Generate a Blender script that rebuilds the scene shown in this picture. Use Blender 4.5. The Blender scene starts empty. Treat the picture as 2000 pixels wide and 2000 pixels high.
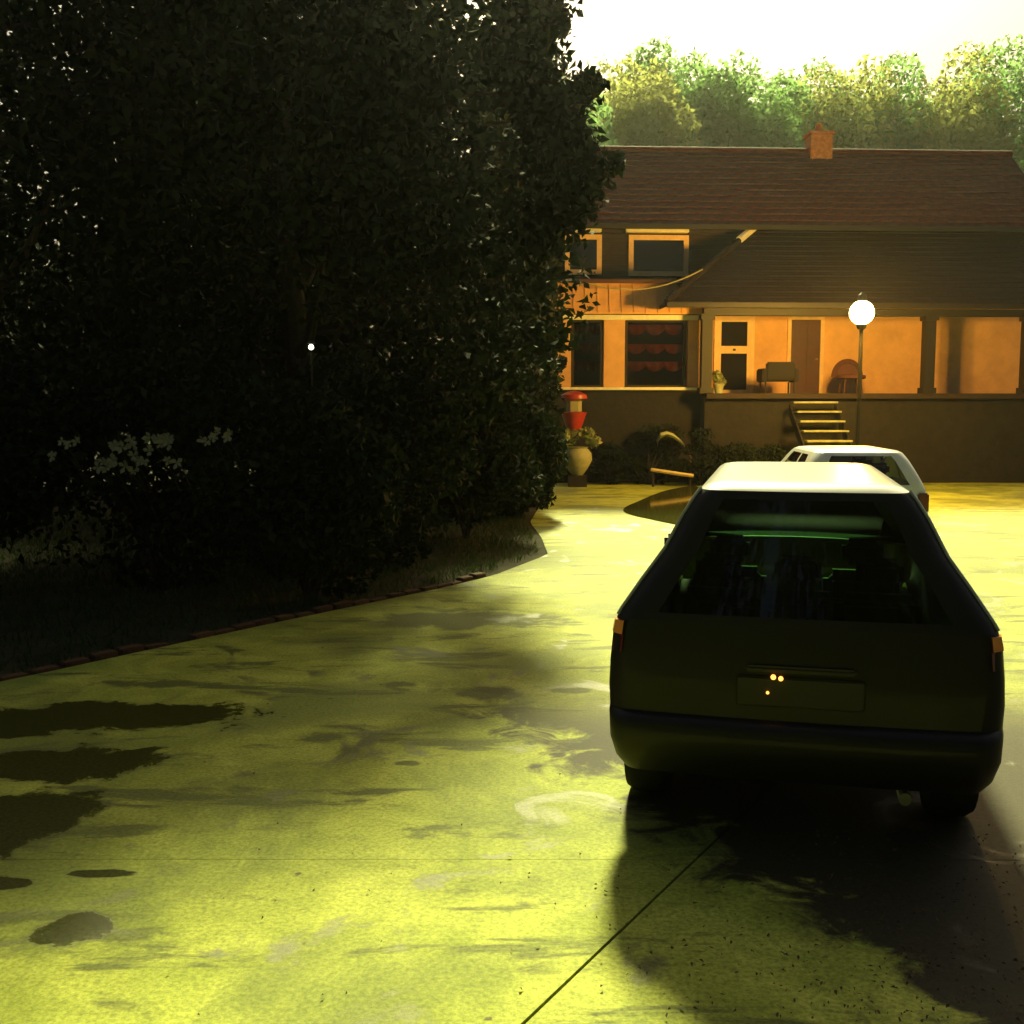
import bpy, bmesh, math, random
import numpy as np
from mathutils import Vector, Matrix
R = math.radians
scn = bpy.context.scene
COL = scn.collection

# ------------------------------------------------------------------ camera, world, sun, exposure
CAM_H = 2.06
PITCH = 5.76
F = 2071.0            # focal length in units of a 1932 px wide picture
cam_d = bpy.data.cameras.new("camera")
cam = bpy.data.objects.new("camera", cam_d); COL.objects.link(cam)
cam.location = (0, 0, CAM_H)
cam.rotation_euler = (R(90 - PITCH), 0, 0)
cam_d.sensor_width = 36.0
cam_d.lens = 36.0 * F / 1932.0
cam_d.clip_start = 0.05
cam_d.clip_end = 2000
scn.camera = cam

SUN_ELEV, SUN_AZ = 37.5, 6.5        # azimuth to the right of straight ahead
w = bpy.data.worlds.new("World"); scn.world = w; w.use_nodes = True
nt = w.node_tree; nt.nodes.clear()
wo = nt.nodes.new("ShaderNodeOutputWorld"); bg = nt.nodes.new("ShaderNodeBackground")
sky = nt.nodes.new("ShaderNodeTexSky"); sky.sky_type = 'NISHITA'; sky.sun_disc = False
sky.sun_elevation = R(SUN_ELEV); sky.sun_rotation = R(SUN_AZ)
sky.air_density = 1.0; sky.dust_density = 9.0; sky.ozone_density = 0.6
tint = nt.nodes.new("ShaderNodeMix"); tint.data_type = 'RGBA'; tint.blend_type = 'MULTIPLY'
tint.inputs[0].default_value = 1.0; tint.inputs[7].default_value = (0.66, 0.64, 0.54, 1)
nt.links.new(sky.outputs[0], tint.inputs[6]); nt.links.new(tint.outputs[2], bg.inputs[0])
bg.inputs[1].default_value = 0.05
nt.links.new(bg.outputs[0], wo.inputs[0])

sun_d = bpy.data.lights.new("sun", 'SUN'); sun = bpy.data.objects.new("sun", sun_d); COL.objects.link(sun)
sun_d.energy = 5.0; sun_d.angle = R(6); sun_d.color = (1.0, 0.96, 0.46)
sd = Vector((math.sin(R(SUN_AZ)) * math.cos(R(SUN_ELEV)), math.cos(R(SUN_AZ)) * math.cos(R(SUN_ELEV)), math.sin(R(SUN_ELEV))))
sun.location = sd * 60
sun.rotation_euler = sd.to_track_quat('Z', 'Y').to_euler()

vs = scn.view_settings
vs.view_transform = 'Standard'; vs.look = 'None'; vs.gamma = 1.0; vs.use_curve_mapping = False
vs.exposure = 1.05
scn.cycles.use_denoising = True
scn.cycles.max_bounces = 6; scn.cycles.transparent_max_bounces = 12

# ------------------------------------------------------------------ helpers
TH = R(PITCH)
def ray(u, v):
    a, b = (u - 966) / F, (966 - v) / F
    return Vector((a, math.cos(TH) + math.sin(TH) * b, -math.sin(TH) + math.cos(TH) * b))
def at(u, v, Y):
    d = ray(u, v); return Vector((0, 0, CAM_H)) + d * (Y / d.y)
def gnd(u, v, z=0.0):
    d = ray(u, v); return Vector((0, 0, CAM_H)) + d * ((z - CAM_H) / d.z)

def tag(o, label=None, cat=None, group=None, kind=None):
    if label: o["label"] = label
    if cat: o["category"] = cat
    if group: o["group"] = group
    if kind: o["kind"] = kind
    return o
def link(name, mesh, m=None, parent=None):
    o = bpy.data.objects.new(name, mesh); COL.objects.link(o)
    if m is not None and not mesh.materials: mesh.materials.append(m)
    if parent is not None: o.parent = parent
    return o
def empty(name, loc=(0, 0, 0), rz=0.0):
    o = bpy.data.objects.new(name, None); COL.objects.link(o)
    o.location = loc; o.rotation_euler = (0, 0, rz); o.empty_display_size = 0.2
    return o

class MB:
    """collects shapes into one mesh"""
    def __init__(s): s.v, s.f = [], []
    def add(s, vs_, fs):
        n = len(s.v); s.v += [tuple(p) for p in vs_]; s.f += [tuple(i + n for i in q) for q in fs]; return s
    def box(s, a, b):
        x0, y0, z0 = a; x1, y1, z1 = b
        return s.add([(x0,y0,z0),(x1,y0,z0),(x1,y1,z0),(x0,y1,z0),(x0,y0,z1),(x1,y0,z1),(x1,y1,z1),(x0,y1,z1)],
                     [(0,3,2,1),(4,5,6,7),(0,1,5,4),(1,2,6,5),(2,3,7,6),(3,0,4,7)])
    def tube(s, pts, rad, n=8, cap=True):
        pts = [Vector(p) for p in pts]; rings = []
        if not hasattr(rad, '__len__'): rad = [rad] * len(pts)
        prev = None
        for i, p in enumerate(pts):
            t = (pts[min(i + 1, len(pts) - 1)] - pts[max(i - 1, 0)]).normalized()
            ref = Vector((0, 0, 1)) if abs(t.z) < 0.95 else Vector((1, 0, 0))
            a = t.cross(ref).normalized() if prev is None else (prev - t * prev.dot(t)).normalized()
            prev = a; b = t.cross(a)
            rings.append([p + (a * math.cos(2*math.pi*k/n) + b * math.sin(2*math.pi*k/n)) * rad[i] for k in range(n)])
        vs_ = [q for r_ in rings for q in r_]; fs = []
        for i in range(len(pts) - 1):
            for k in range(n):
                fs.append((i*n+k, i*n+(k+1) % n, (i+1)*n+(k+1) % n, (i+1)*n+k))
        if cap:
            fs.append(tuple(range(n))[::-1]); fs.append(tuple((len(pts)-1)*n + k for k in range(n)))
        return s.add(vs_, fs)
    def lathe(s, prof, c=(0, 0, 0), n=20, axis='z'):
        vs_, fs = [], []
        for (r_, h) in prof:
            for k in range(n):
                a = 2*math.pi*k/n; x, y = r_*math.cos(a), r_*math.sin(a)
                p = (x, y, h) if axis == 'z' else (h, x, y)
                vs_.append((p[0]+c[0], p[1]+c[1], p[2]+c[2]))
        for i in range(len(prof)-1):
            for k in range(n): fs.append((i*n+k, i*n+(k+1) % n, (i+1)*n+(k+1) % n, (i+1)*n+k))
        fs.append(tuple(range(n))[::-1]); fs.append(tuple((len(prof)-1)*n+k for k in range(n)))
        return s.add(vs_, fs)
    def prism(s, poly, z0, z1):
        n = len(poly)
        vs_ = [(p[0], p[1], z0) for p in poly] + [(p[0], p[1], z1) for p in poly]
        fs = [tuple(range(n))[::-1], tuple(range(n, 2*n))] + [(i, (i+1) % n, n+(i+1) % n, n+i) for i in range(n)]
        return s.add(vs_, fs)
    def build(s, name, m, parent=None, origin=(0, 0, 0), bevel=0.0, smooth=False, seg=2):
        me = bpy.data.meshes.new(name)
        ox, oy, oz = origin
        me.from_pydata([(x-ox, y-oy, z-oz) for x, y, z in s.v], [], s.f)
        bm = bmesh.new(); bm.from_mesh(me)
        bmesh.ops.recalc_face_normals(bm, faces=bm.faces)
        if bevel > 0:
            bmesh.ops.bevel(bm, geom=list(bm.edges), offset=bevel, segments=seg, affect='EDGES', clamp_overlap=True)
        bm.to_mesh(me); bm.free()
        if smooth or bevel > 0:
            me.polygons.foreach_set('use_smooth', [True]*len(me.polygons)); me.set_sharp_from_angle(angle=R(38))
        return link(name, me, m, parent)

MATS = {}
def mat(name, col, rough=0.6, metal=0.0, var=0.0, scale=3.0, bump=0.0, bscale=30.0, spec=0.5, coat=0.0, emit=None, estr=0.0, trans=0.0, alpha=1.0):
    if name in MATS: return MATS[name]
    m = bpy.data.materials.new(name); m.use_nodes = True; MATS[name] = m
    n, l = m.node_tree.nodes, m.node_tree.links
    p = n["Principled BSDF"]
    p.inputs["Base Color"].default_value = (*col, 1); p.inputs["Roughness"].default_value = rough
    p.inputs["Metallic"].default_value = metal; p.inputs["Specular IOR Level"].default_value = spec
    p.inputs["Coat Weight"].default_value = coat; p.inputs["Coat Roughness"].default_value = 0.06
    p.inputs["Transmission Weight"].default_value = trans
    if emit: p.inputs["Emission Color"].default_value = (*emit, 1); p.inputs["Emission Strength"].default_value = estr
    if var > 0 or bump > 0:
        tc = n.new("ShaderNodeTexCoord")
    if var > 0:
        no = n.new("ShaderNodeTexNoise"); no.inputs["Scale"].default_value = scale; no.inputs["Detail"].default_value = 8
        no.inputs["Roughness"].default_value = 0.65
        l.new(tc.outputs["Object"], no.inputs["Vector"])
        mx = n.new("ShaderNodeMix"); mx.data_type = 'RGBA'
        mx.inputs[6].default_value = (*[c*(1-var) for c in col], 1); mx.inputs[7].default_value = (*[min(1, c*(1+var)) for c in col], 1)
        rp = n.new("ShaderNodeValToRGB"); rp.color_ramp.elements[0].position = 0.3; rp.color_ramp.elements[1].position = 0.7
        l.new(no.outputs["Fac"], rp.inputs[0]); l.new(rp.outputs[0], mx.inputs[0]); l.new(mx.outputs[2], p.inputs["Base Color"])
    if bump > 0:
        nb = n.new("ShaderNodeTexNoise"); nb.inputs["Scale"].default_value = bscale; nb.inputs["Detail"].default_value = 6
        l.new(tc.outputs["Object"], nb.inputs["Vector"])
        bp = n.new("ShaderNodeBump"); bp.inputs["Strength"].default_value = bump; bp.inputs["Distance"].default_value = 0.02
        l.new(nb.outputs["Fac"], bp.inputs["Height"]); l.new(bp.outputs[0], p.inputs["Normal"])
    return m

def leaf_mat(name, col, transl, tcol, rough=0.75):
    m = bpy.data.materials.new(name); m.use_nodes = True
    n, l = m.node_tree.nodes, m.node_tree.links
    p = n["Principled BSDF"]; out = n["Material Output"]
    p.inputs["Roughness"].default_value = rough; p.inputs["Specular IOR Level"].default_value = 0.08
    g = n.new("ShaderNodeNewGeometry")
    h = n.new("ShaderNodeHueSaturation"); h.inputs["Color"].default_value = (*col, 1)
    mr = n.new("ShaderNodeMapRange"); mr.inputs[3].default_value = 0.55; mr.inputs[4].default_value = 1.5
    l.new(g.outputs["Random Per Island"], mr.inputs[0]); l.new(mr.outputs[0], h.inputs["Value"])
    mr2 = n.new("ShaderNodeMapRange"); mr2.inputs[3].default_value = 0.46; mr2.inputs[4].default_value = 0.54
    mul = n.new("ShaderNodeMath"); mul.operation = 'FRACT'; m7 = n.new("ShaderNodeMath"); m7.operation = 'MULTIPLY'; m7.inputs[1].default_value = 7.31
    l.new(g.outputs["Random Per Island"], m7.inputs[0]); l.new(m7.outputs[0], mul.inputs[0]); l.new(mul.outputs[0], mr2.inputs[0]); l.new(mr2.outputs[0], h.inputs["Hue"])
    l.new(h.outputs[0], p.inputs["Base Color"])
    t = n.new("ShaderNodeBsdfTranslucent"); t.inputs[0].default_value = (*tcol, 1)
    mx = n.new("ShaderNodeMixShader"); mx.inputs[0].default_value = transl
    l.new(p.outputs[0], mx.inputs[1]); l.new(t.outputs[0], mx.inputs[2]); l.new(mx.outputs[0], out.inputs[0])
    MATS[name] = m
    return m

def glass_mat(name, col, rough=0.02):
    m = bpy.data.materials.new(name); m.use_nodes = True
    n, l = m.node_tree.nodes, m.node_tree.links; out = n["Material Output"]; n.remove(n["Principled BSDF"])
    tr = n.new("ShaderNodeBsdfTransparent"); tr.inputs[0].default_value = (*col, 1)
    gl = n.new("ShaderNodeBsdfGlossy"); gl.inputs["Roughness"].default_value = rough
    fr = n.new("ShaderNodeFresnel"); fr.inputs[0].default_value = 1.5
    mx = n.new("ShaderNodeMixShader")
    l.new(fr.outputs[0], mx.inputs[0]); l.new(tr.outputs[0], mx.inputs[1]); l.new(gl.outputs[0], mx.inputs[2]); l.new(mx.outputs[0], out.inputs[0])
    return m

# ------------------------------------------------------------------ materials
# outlines of the standing water and damp patches on the driveway
PUD = [
 [(-60,1334),(220,1325),(420,1326),(520,1334),(430,1345),(388,1366),(440,1382),(400,1379),(348,1362),(300,1346),(100,1341),(-60,1346)],
 [(-60,1374),(112,1375),(100,1386),(-60,1394)],
 [(-60,1415),(110,1415),(230,1406),(300,1430),(328,1445),(308,1460),(200,1470),(120,1470),(60,1459),(-60,1478)],
 [(-60,1488),(60,1505),(160,1494),(207,1504),(190,1525),(130,1545),(70,1582),(-60,1625)],
 [(38,1768),(100,1725),(180,1721),(224,1734),(155,1763),(122,1786),(80,1792)],
 [(-60,1664),(85,1654),(88,1661),(-60,1680)],
 [(102,1651),(180,1639),(262,1640),(200,1655),(115,1658)],
 [(1166,963),(1215,940),(1262,924),(1330,912),(1330,1000),(1252,986),(1205,976)],  # water outline that doubles as the white car's shadow
 [(500,1303),(570,1301),(640,1304),(560,1308)],
 [(720,1292),(752,1285),(778,1292),(748,1298)],
 [(736,1440),(760,1435),(790,1439),(760,1445)],
 [(560,1392),(600,1384),(650,1388),(620,1398),(575,1402)],
 [(870,1312),(905,1302),(950,1296),(925,1308),(980,1320),(950,1326),(905,1318)],
 [(1028,1302),(1060,1296),(1118,1299),(1090,1307),(1045,1308)],
 [(700,1186),(830,1172),(960,1152),(1010,1150),(900,1170),(780,1190)],
 [(190,1298),(330,1287),(410,1284),(320,1295)],
]
def driveway_mat():
    m = bpy.data.materials.new("wet_concrete"); m.use_nodes = True
    n, l = m.node_tree.nodes, m.node_tree.links; p = n["Principled BSDF"]
    geo = n.new("ShaderNodeNewGeometry")
    def noise(scale, detail=8, rough=0.6, dist=0.0):
        t = n.new("ShaderNodeTexNoise"); t.inputs["Scale"].default_value = scale; t.inputs["Detail"].default_value = detail
        t.inputs["Roughness"].default_value = rough; t.inputs["Distortion"].default_value = dist
        l.new(geo.outputs["Position"], t.inputs["Vector"]); return t
    def ramp(src, a, b, ca=0.0, cb=1.0):
        r_ = n.new("ShaderNodeMapRange"); r_.inputs[1].default_value = a; r_.inputs[2].default_value = b
        r_.inputs[3].default_value = ca; r_.inputs[4].default_value = cb; r_.interpolation_type = 'SMOOTHSTEP'
        l.new(src, r_.inputs[0]); return r_.outputs[0]
    def mixc(f, a, b):
        x = n.new("ShaderNodeMix"); x.data_type = 'RGBA'
        l.new(f, x.inputs[0])
        for s_, i in ((a, 6), (b, 7)):
            if isinstance(s_, tuple): x.inputs[i].default_value = (*s_, 1)
            else: l.new(s_, x.inputs[i])
        return x.outputs[2]
    big = noise(0.55, 6, 0.55, 0.4); mid = noise(2.2, 8, 0.65, 0.6); fine = noise(45, 7, 0.8); grit = noise(260, 3, 0.8)
    c = mixc(ramp(mid.outputs[0], 0.3, 0.72), (0.275, 0.325, 0.034), (0.50, 0.54, 0.082))
    c = mixc(ramp(big.outputs[0], 0.45, 0.62), c, (0.20, 0.24, 0.035))
    stain = ramp(noise(1.5, 9, 0.6, 0.9).outputs[0], 0.56, 0.67)
    c = mixc(stain, c, (0.14, 0.15, 0.035))
    spot = ramp(noise(9, 3, 0.5).outputs[0], 0.70, 0.76)
    c = mixc(spot, c, (0.12, 0.11, 0.04))
    # long wet streaks
    mp = n.new("ShaderNodeMapping"); mp.inputs["Scale"].default_value = (0.42, 1.5, 1.0); l.new(geo.outputs["Position"], mp.inputs["Vector"])
    st_n = n.new("ShaderNodeTexNoise"); st_n.inputs["Scale"].default_value = 1.6; st_n.inputs["Detail"].default_value = 9; st_n.inputs["Roughness"].default_value = 0.68; st_n.inputs["Distortion"].default_value = 0.5
    l.new(mp.outputs[0], st_n.inputs["Vector"])
    streak = ramp(st_n.outputs[0], 0.54, 0.62)
    c = mixc(streak, c, (0.135, 0.155, 0.030))
    def ma(op, a, b):
        q = n.new("ShaderNodeMath"); q.operation = op
        for i_, v_ in enumerate((a, b)):
            if isinstance(v_, (int, float)): q.inputs[i_].default_value = v_
            else: l.new(v_, q.inputs[i_])
        return q.outputs[0]
    wn = noise(2.4, 10, 0.66, 0.5)
    def field(pls, amp, grow):
        acc = None
        for pl_ in pls:
            g_ = [gnd(u, v) for u, v in pl_]; x0, x1 = min(p.x for p in g_), max(p.x for p in g_); y0, y1 = min(p.y for p in g_), max(p.y for p in g_)
            mp_ = n.new("ShaderNodeMapping"); mp_.vector_type = 'TEXTURE'; rx, ry = (x1-x0)/2*grow, (y1-y0)/2*grow
            mp_.inputs["Location"].default_value = ((x0+x1)/2, (y0+y1)/2, 0); mp_.inputs["Scale"].default_value = (rx, ry, 50)
            l.new(geo.outputs["Position"], mp_.inputs["Vector"])
            ln = n.new("ShaderNodeVectorMath"); ln.operation = 'LENGTH'; l.new(mp_.outputs[0], ln.inputs[0])
            d_ = ma('SUBTRACT', 1.0, ln.outputs["Value"])
            acc = d_ if acc is None else ma('MAXIMUM', acc, d_)
        return ma('ADD', acc, ma('MULTIPLY', ma('SUBTRACT', wn.outputs[0], 0.5), amp))
    damp = ramp(field(PUD[8:], 2.4, 1.25), 0.0, 0.45)
    c = mixc(damp, c, (0.13, 0.15, 0.028))
    wet = ramp(field(PUD[:7], 2.0, 1.10), 0.0, 0.26)
    c = mixc(wet, c, (0.055, 0.06, 0.010))
    # soil and leaf mould washed over the parking pad, also painted as car shade
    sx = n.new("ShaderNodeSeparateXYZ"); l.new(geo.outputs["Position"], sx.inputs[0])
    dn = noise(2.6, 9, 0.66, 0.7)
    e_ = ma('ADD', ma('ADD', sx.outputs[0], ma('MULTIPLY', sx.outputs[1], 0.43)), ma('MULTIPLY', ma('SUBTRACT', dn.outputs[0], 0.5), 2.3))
    dirt_shade = ramp(e_, 2.78, 3.15)
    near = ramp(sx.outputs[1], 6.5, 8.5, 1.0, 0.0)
    dirt_shade = ma('MULTIPLY', dirt_shade, near)
    c = mixc(dirt_shade, c, (0.035, 0.030, 0.011))
    x = n.new("ShaderNodeMix"); x.data_type = 'RGBA'; x.blend_type = 'MULTIPLY'; x.inputs[0].default_value = 1.0
    l.new(c, x.inputs[6])
    gr = mixc(ramp(fine.outputs[0], 0.25, 0.75), (0.42, 0.50, 0.40), (1.45, 1.38, 1.45)); l.new(gr, x.inputs[7])
    l.new(x.outputs[2], p.inputs["Base Color"])
    l.new(ma('MINIMUM', ramp(stain, 0, 1, 0.75, 0.45), ramp(wet, 0, 1, 0.75, 0.07)), p.inputs["Roughness"])
    p.inputs["Specular IOR Level"].default_value = 0.25
    ad = n.new("ShaderNodeMath"); ad.operation = 'ADD'; l.new(fine.outputs[0], ad.inputs[0]); l.new(grit.outputs[0], ad.inputs[1])
    bp = n.new("ShaderNodeBump"); bp.inputs["Strength"].default_value = 0.35; bp.inputs["Distance"].default_value = 0.006
    l.new(ad.outputs[0], bp.inputs["Height"]); l.new(bp.outputs[0], p.inputs["Normal"])
    return m
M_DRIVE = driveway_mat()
M_SOIL = mat("dark_soil", (0.035, 0.034, 0.016), 0.95, var=0.5, scale=2.0, bump=0.6, bscale=20, spec=0.1)
M_WATER_SHADE = mat("puddle_shade_water", (0.055, 0.06, 0.010), 0.06, spec=0.5)
M_DAMP = mat("damp_patch", (0.17, 0.19, 0.035), 0.5, var=0.3, scale=6, bump=0.2, bscale=60)
M_BRICK = mat("edging_brick", (0.11, 0.055, 0.025), 0.85, var=0.45, scale=9, bump=0.5, spec=0.2)
M_BARK = mat("bark", (0.05, 0.04, 0.025), 0.9, var=0.4, scale=12, bump=0.8, spec=0.15)
M_PALEBARK = mat("pale_bark", (0.30, 0.26, 0.15), 0.9, var=0.4, scale=9, bump=0.6, spec=0.2)
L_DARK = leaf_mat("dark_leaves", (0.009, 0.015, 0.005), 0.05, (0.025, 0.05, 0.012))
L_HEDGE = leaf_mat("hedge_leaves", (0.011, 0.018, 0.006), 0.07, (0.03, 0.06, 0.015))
L_FAR = leaf_mat("far_leaves", (0.10, 0.18, 0.07), 0.55, (0.36, 0.62, 0.20))
L_FAR2 = leaf_mat("far_yellow_leaves", (0.16, 0.19, 0.06), 0.55, (0.58, 0.62, 0.18))
L_PALE = leaf_mat("pale_leaves", (0.30, 0.33, 0.15), 0.2, (0.3, 0.4, 0.1))
L_GRASS = leaf_mat("grass_blades", (0.03, 0.055, 0.014), 0.2, (0.06, 0.12, 0.02))
M_PETAL = mat("blossom_petals", (0.20, 0.20, 0.12), 0.7, var=0.2, scale=20)

# ------------------------------------------------------------------ ground, driveway, puddles
def sheet(name, poly, z, m, parent=None):
    mb = MB(); mb.add([(p[0], p[1], z) for p in poly], [tuple(range(len(poly)))])
    return mb.build(name, m, parent)
g = MB(); g.add([(-600, -600, -0.012), (600, -600, -0.012), (600, 900, -0.012), (-600, 900, -0.012)], [(0, 1, 2, 3)])
tag(g.build("ground", M_SOIL), kind="structure")

# driveway: concrete slabs with open joints; the left edge follows the lawn
LEFT_EDGE = [gnd(u, v) for u, v in ((1046, 912), (1030, 935), (1000, 985), (1022, 1015), (1034, 1046), (930, 1086), (830, 1110), (560, 1166), (280, 1226), (0, 1287))]
LEFT_EDGE = [(p.x, p.y) for p in LEFT_EDGE] + [(-5.6, 6.4), (-8.5, 3.0), (-10.0, -6.0)]
JA = gnd(985, 1932); JB = gnd(1192, 1735)            # joint between driveway and parking pad
jd = ((JB.x - JA.x) / (JB.y - JA.y))
def joint_x(y): return JA.x + (y - JA.y) * jd
drive = empty("driveway"); tag(drive, kind="structure")
FAR_Y = 27.9
def edge_x(y):
    for (x0, y0), (x1, y1) in zip(LEFT_EDGE, LEFT_EDGE[1:]):
        if (y0 - y) * (y1 - y) <= 0 and y0 != y1: return x0 + (x1 - x0) * (y - y0) / (y1 - y0)
    return LEFT_EDGE[0][0]
cuts = [-6.0, 0.9, 4.78, 9.6, 14.4, 19.6, 24.0, FAR_Y]
for i in range(len(cuts) - 1):
    a, b = cuts[i] + 0.0018, cuts[i+1] - 0.0018
    n = 14; ys = [a + (b - a) * k / n for k in range(n + 1)]
    far_x = lambda y: min(joint_x(y), 1.9 + 0.28 * y) if y < 9 else 3.2 + (y - 9) * 0.22
    left = [(edge_x(y), y) for y in ys]
    right = [(joint_x(y) - 0.006 if y < 9 else joint_x(9) + 0.22*(y-9), y) for y in ys]
    poly = left + right[::-1]
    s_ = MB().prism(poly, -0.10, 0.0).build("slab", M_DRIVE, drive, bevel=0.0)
    padl = [(p[0] + 0.012, p[1]) for p in right]
    padr = [(14.0, b), (14.0, a)]
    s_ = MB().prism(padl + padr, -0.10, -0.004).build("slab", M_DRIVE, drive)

def smooth_poly(pts, it=2, jit=0.0, seed=0):
    rnd = random.Random(seed)
    for _ in range(it):
        out = []
        for i in range(len(pts)):
            p, q = pts[i], pts[(i+1) % len(pts)]
            out += [p * 0.75 + q * 0.25, p * 0.25 + q * 0.75]
        pts = [p + Vector((rnd.uniform(-jit, jit), rnd.uniform(-jit, jit), 0)) for p in out]
    return pts
for k, pl in enumerate(PUD[:8]):
    if k != 7: continue       # the others are thin films in the paving itself
    pts = smooth_poly(smooth_poly([gnd(u, v) for u, v in pl], 1, 0.03, k), 2, 0.006, k)
    cen = sum(pts, Vector()) / len(pts); f_ = 0.72 if k < 7 else 1.0
    pts = [cen + (p - cen) * f_ for p in pts]
    tag(sheet("puddle_shade", [(p.x, p.y) for p in pts], 0.004, M_WATER_SHADE), kind="structure")  # dark water sheet, also painting in the white car's shadow

# brick edging along the lawn
edg = empty("brick_edging", gnd(0, 1287)); tag(edg, "red brown brick edging line between dark lawn and wet driveway", "edging")
random.seed(4)
bmesh_brick = None
eo = Vector(edg.location)
path = [gnd(u, v) for u, v in ((-150, 1319), (0, 1286), (280, 1225), (560, 1165), (830, 1109), (920, 1086))]
brick_mesh = None; pos_acc = 0
for a, b in zip(path, path[1:]):
    L = (b - a).length; nb = max(1, int(L / 0.235)); d = (b - a).normalized()
    for i in range(nb):
        c = a + (b - a) * ((i + 0.5) / nb)
        if random.random() < 0.06: continue
        if brick_mesh is None:
            o = MB().box((-0.11, -0.05, -0.06), (0.11, 0.05, 0.055)).build("brick", M_BRICK, edg, bevel=0.008); brick_mesh = o.data
        else:
            o = link("brick", brick_mesh, None, edg)
        nrm = Vector((-d.y, d.x, 0))
        o.location = c - eo + nrm * (0.07 + random.uniform(-0.012, 0.012)) + Vector((0, 0, random.uniform(-0.05, -0.01)))
        o.rotation_euler = (random.uniform(-.08, .08), random.uniform(-.05, .05), math.atan2(d.y, d.x) + random.uniform(-.09, .09))

# ------------------------------------------------------------------ vegetation
rng = np.random.default_rng(7)
def leaf_mesh(name, P, size, asp=0.55, droop=0.3, fold=0.18, seed=0):
    r_ = np.random.default_rng(seed); n = len(P)
    d = r_.normal(size=(n, 3)); d[:, 2] -= droop; d /= np.linalg.norm(d, axis=1)[:, None]
    q = r_.normal(size=(n, 3)); s = np.cross(d, q); s /= np.linalg.norm(s, axis=1)[:, None]; nn = np.cross(d, s)
    L = size * r_.uniform(0.6, 1.35, n)[:, None]; W = L * asp
    V = np.empty((n, 4, 3)); V[:, 0] = P - d*L*0.5; V[:, 1] = P + s*W*0.5 + nn*L*fold - d*L*0.05
    V[:, 2] = P + d*L*0.5; V[:, 3] = P - s*W*0.5 + nn*L*fold - d*L*0.05
    me = bpy.data.meshes.new(name)
    me.vertices.add(4*n); me.vertices.foreach_set("co", V.reshape(-1))
    me.loops.add(4*n); me.loops.foreach_set("vertex_index", np.arange(4*n, dtype=np.int32))
    me.polygons.add(n); me.polygons.foreach_set("loop_start", np.arange(0, 4*n, 4, dtype=np.int32))
    me.update(calc_edges=True); me.validate()
    return me
def crown_points(c, rad, n, lobes, seed, lobe_r=0.42, fill=0.25, zflat=0.8):
    """leaves gathered in many clumps that fill an uneven ellipsoid"""
    r_ = np.random.default_rng(seed); c = np.array(c); rad = np.array(rad)
    d = r_.normal(size=(lobes, 3)); d /= np.linalg.norm(d, axis=1)[:, None]
    rr = r_.uniform(0.35, 0.92, lobes)[:, None] ** 0.7
    C = d * rr
    lr = lobe_r * r_.uniform(0.55, 1.25, lobes)
    wts = lr ** 2; wts /= wts.sum()
    k = r_.choice(lobes, n, p=wts)
    e = r_.normal(size=(n, 3)); e /= np.linalg.norm(e, axis=1)[:, None]
    rad_e = np.where(r_.random(n) < fill, r_.random(n) ** 0.5, r_.uniform(0.75, 1.08, n))[:, None]
    e[:, 2] *= zflat
    return c + (C[k] + e * rad_e * lr[k][:, None]) * rad
def tree(name, base, h, crown_c, crown_r, n, leaf, lm, label, seed, lobes=40, bark=None, lobe_r=0.36, trunk_r=None, group=None, droop=0.3, cat="tree", fill=0.3, extra=None):
    bark = bark or M_BARK
    root = empty(name, base); tag(root, label, cat, group)
    rnd = random.Random(seed); tr = trunk_r or h * 0.018
    t = MB(); cz = crown_c[2]
    pts = [Vector((0, 0, -0.2))]
    for k in range(1, 7):
        f = k / 6; pts.append(Vector((crown_c[0]*f*f + rnd.uniform(-1, 1)*tr*0.6, crown_c[1]*f*f + rnd.uniform(-1, 1)*tr*0.6, (cz + crown_r[2]*0.55) * f)))
    t.tube(pts, [tr*(1.25 - 1.05*k/6) if k else tr*1.6 for k in range(7)], 9)
    for k in range(9):
        f = rnd.uniform(0.3, 0.9); i = f * 6; p = pts[int(i)].lerp(pts[min(6, int(i)+1)], i % 1)
        a = rnd.uniform(0, 6.28); d = Vector((math.cos(a)*crown_r[0], math.sin(a)*crown_r[1], crown_r[2]*rnd.uniform(0.1, 0.6))) * rnd.uniform(0.5, 0.8)
        r0 = tr * (1.1 - f) * 0.6 + 0.012
        t.tube([p, p + d*0.4 + Vector((0, 0, -0.02*h)), p + d*0.75, p + d + Vector((0, 0, 0.03*h))], [r0, r0*0.7, r0*0.45, r0*0.15], 6)
    t.build("trunk", bark, root, smooth=True)
    P = crown_points(crown_c, crown_r, n, lobes, seed, lobe_r, fill)
    if extra:
        r2 = np.random.default_rng(seed + 1); ps = [P]
        for (c_, q) in extra:
            k = int(4200 * q * q) + 50; e = r2.normal(size=(k, 3)); e /= np.linalg.norm(e, axis=1)[:, None]
            ps.append(np.array(c_ - Vector(base)) + e * q * (r2.random(k)[:, None] ** 0.45) * r2.uniform(0.75, 1.6, (k, 1)))
            cv = Vector(c_) - Vector(base); o2 = Vector((crown_c[0], crown_c[1], cv.z - 0.5))
            t2 = MB().tube([o2, o2.lerp(cv, 0.6) + Vector((0, 0, 0.15)), cv], [0.05, 0.03, 0.01], 6); t2.build("branch", bark, root, smooth=True)
        P = np.concatenate(ps)
    P[:, 2] = np.maximum(P[:, 2], 0.03)
    link("crown", leaf_mesh("crown", P, leaf, droop=droop, seed=seed), lm, root)
    return root
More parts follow.
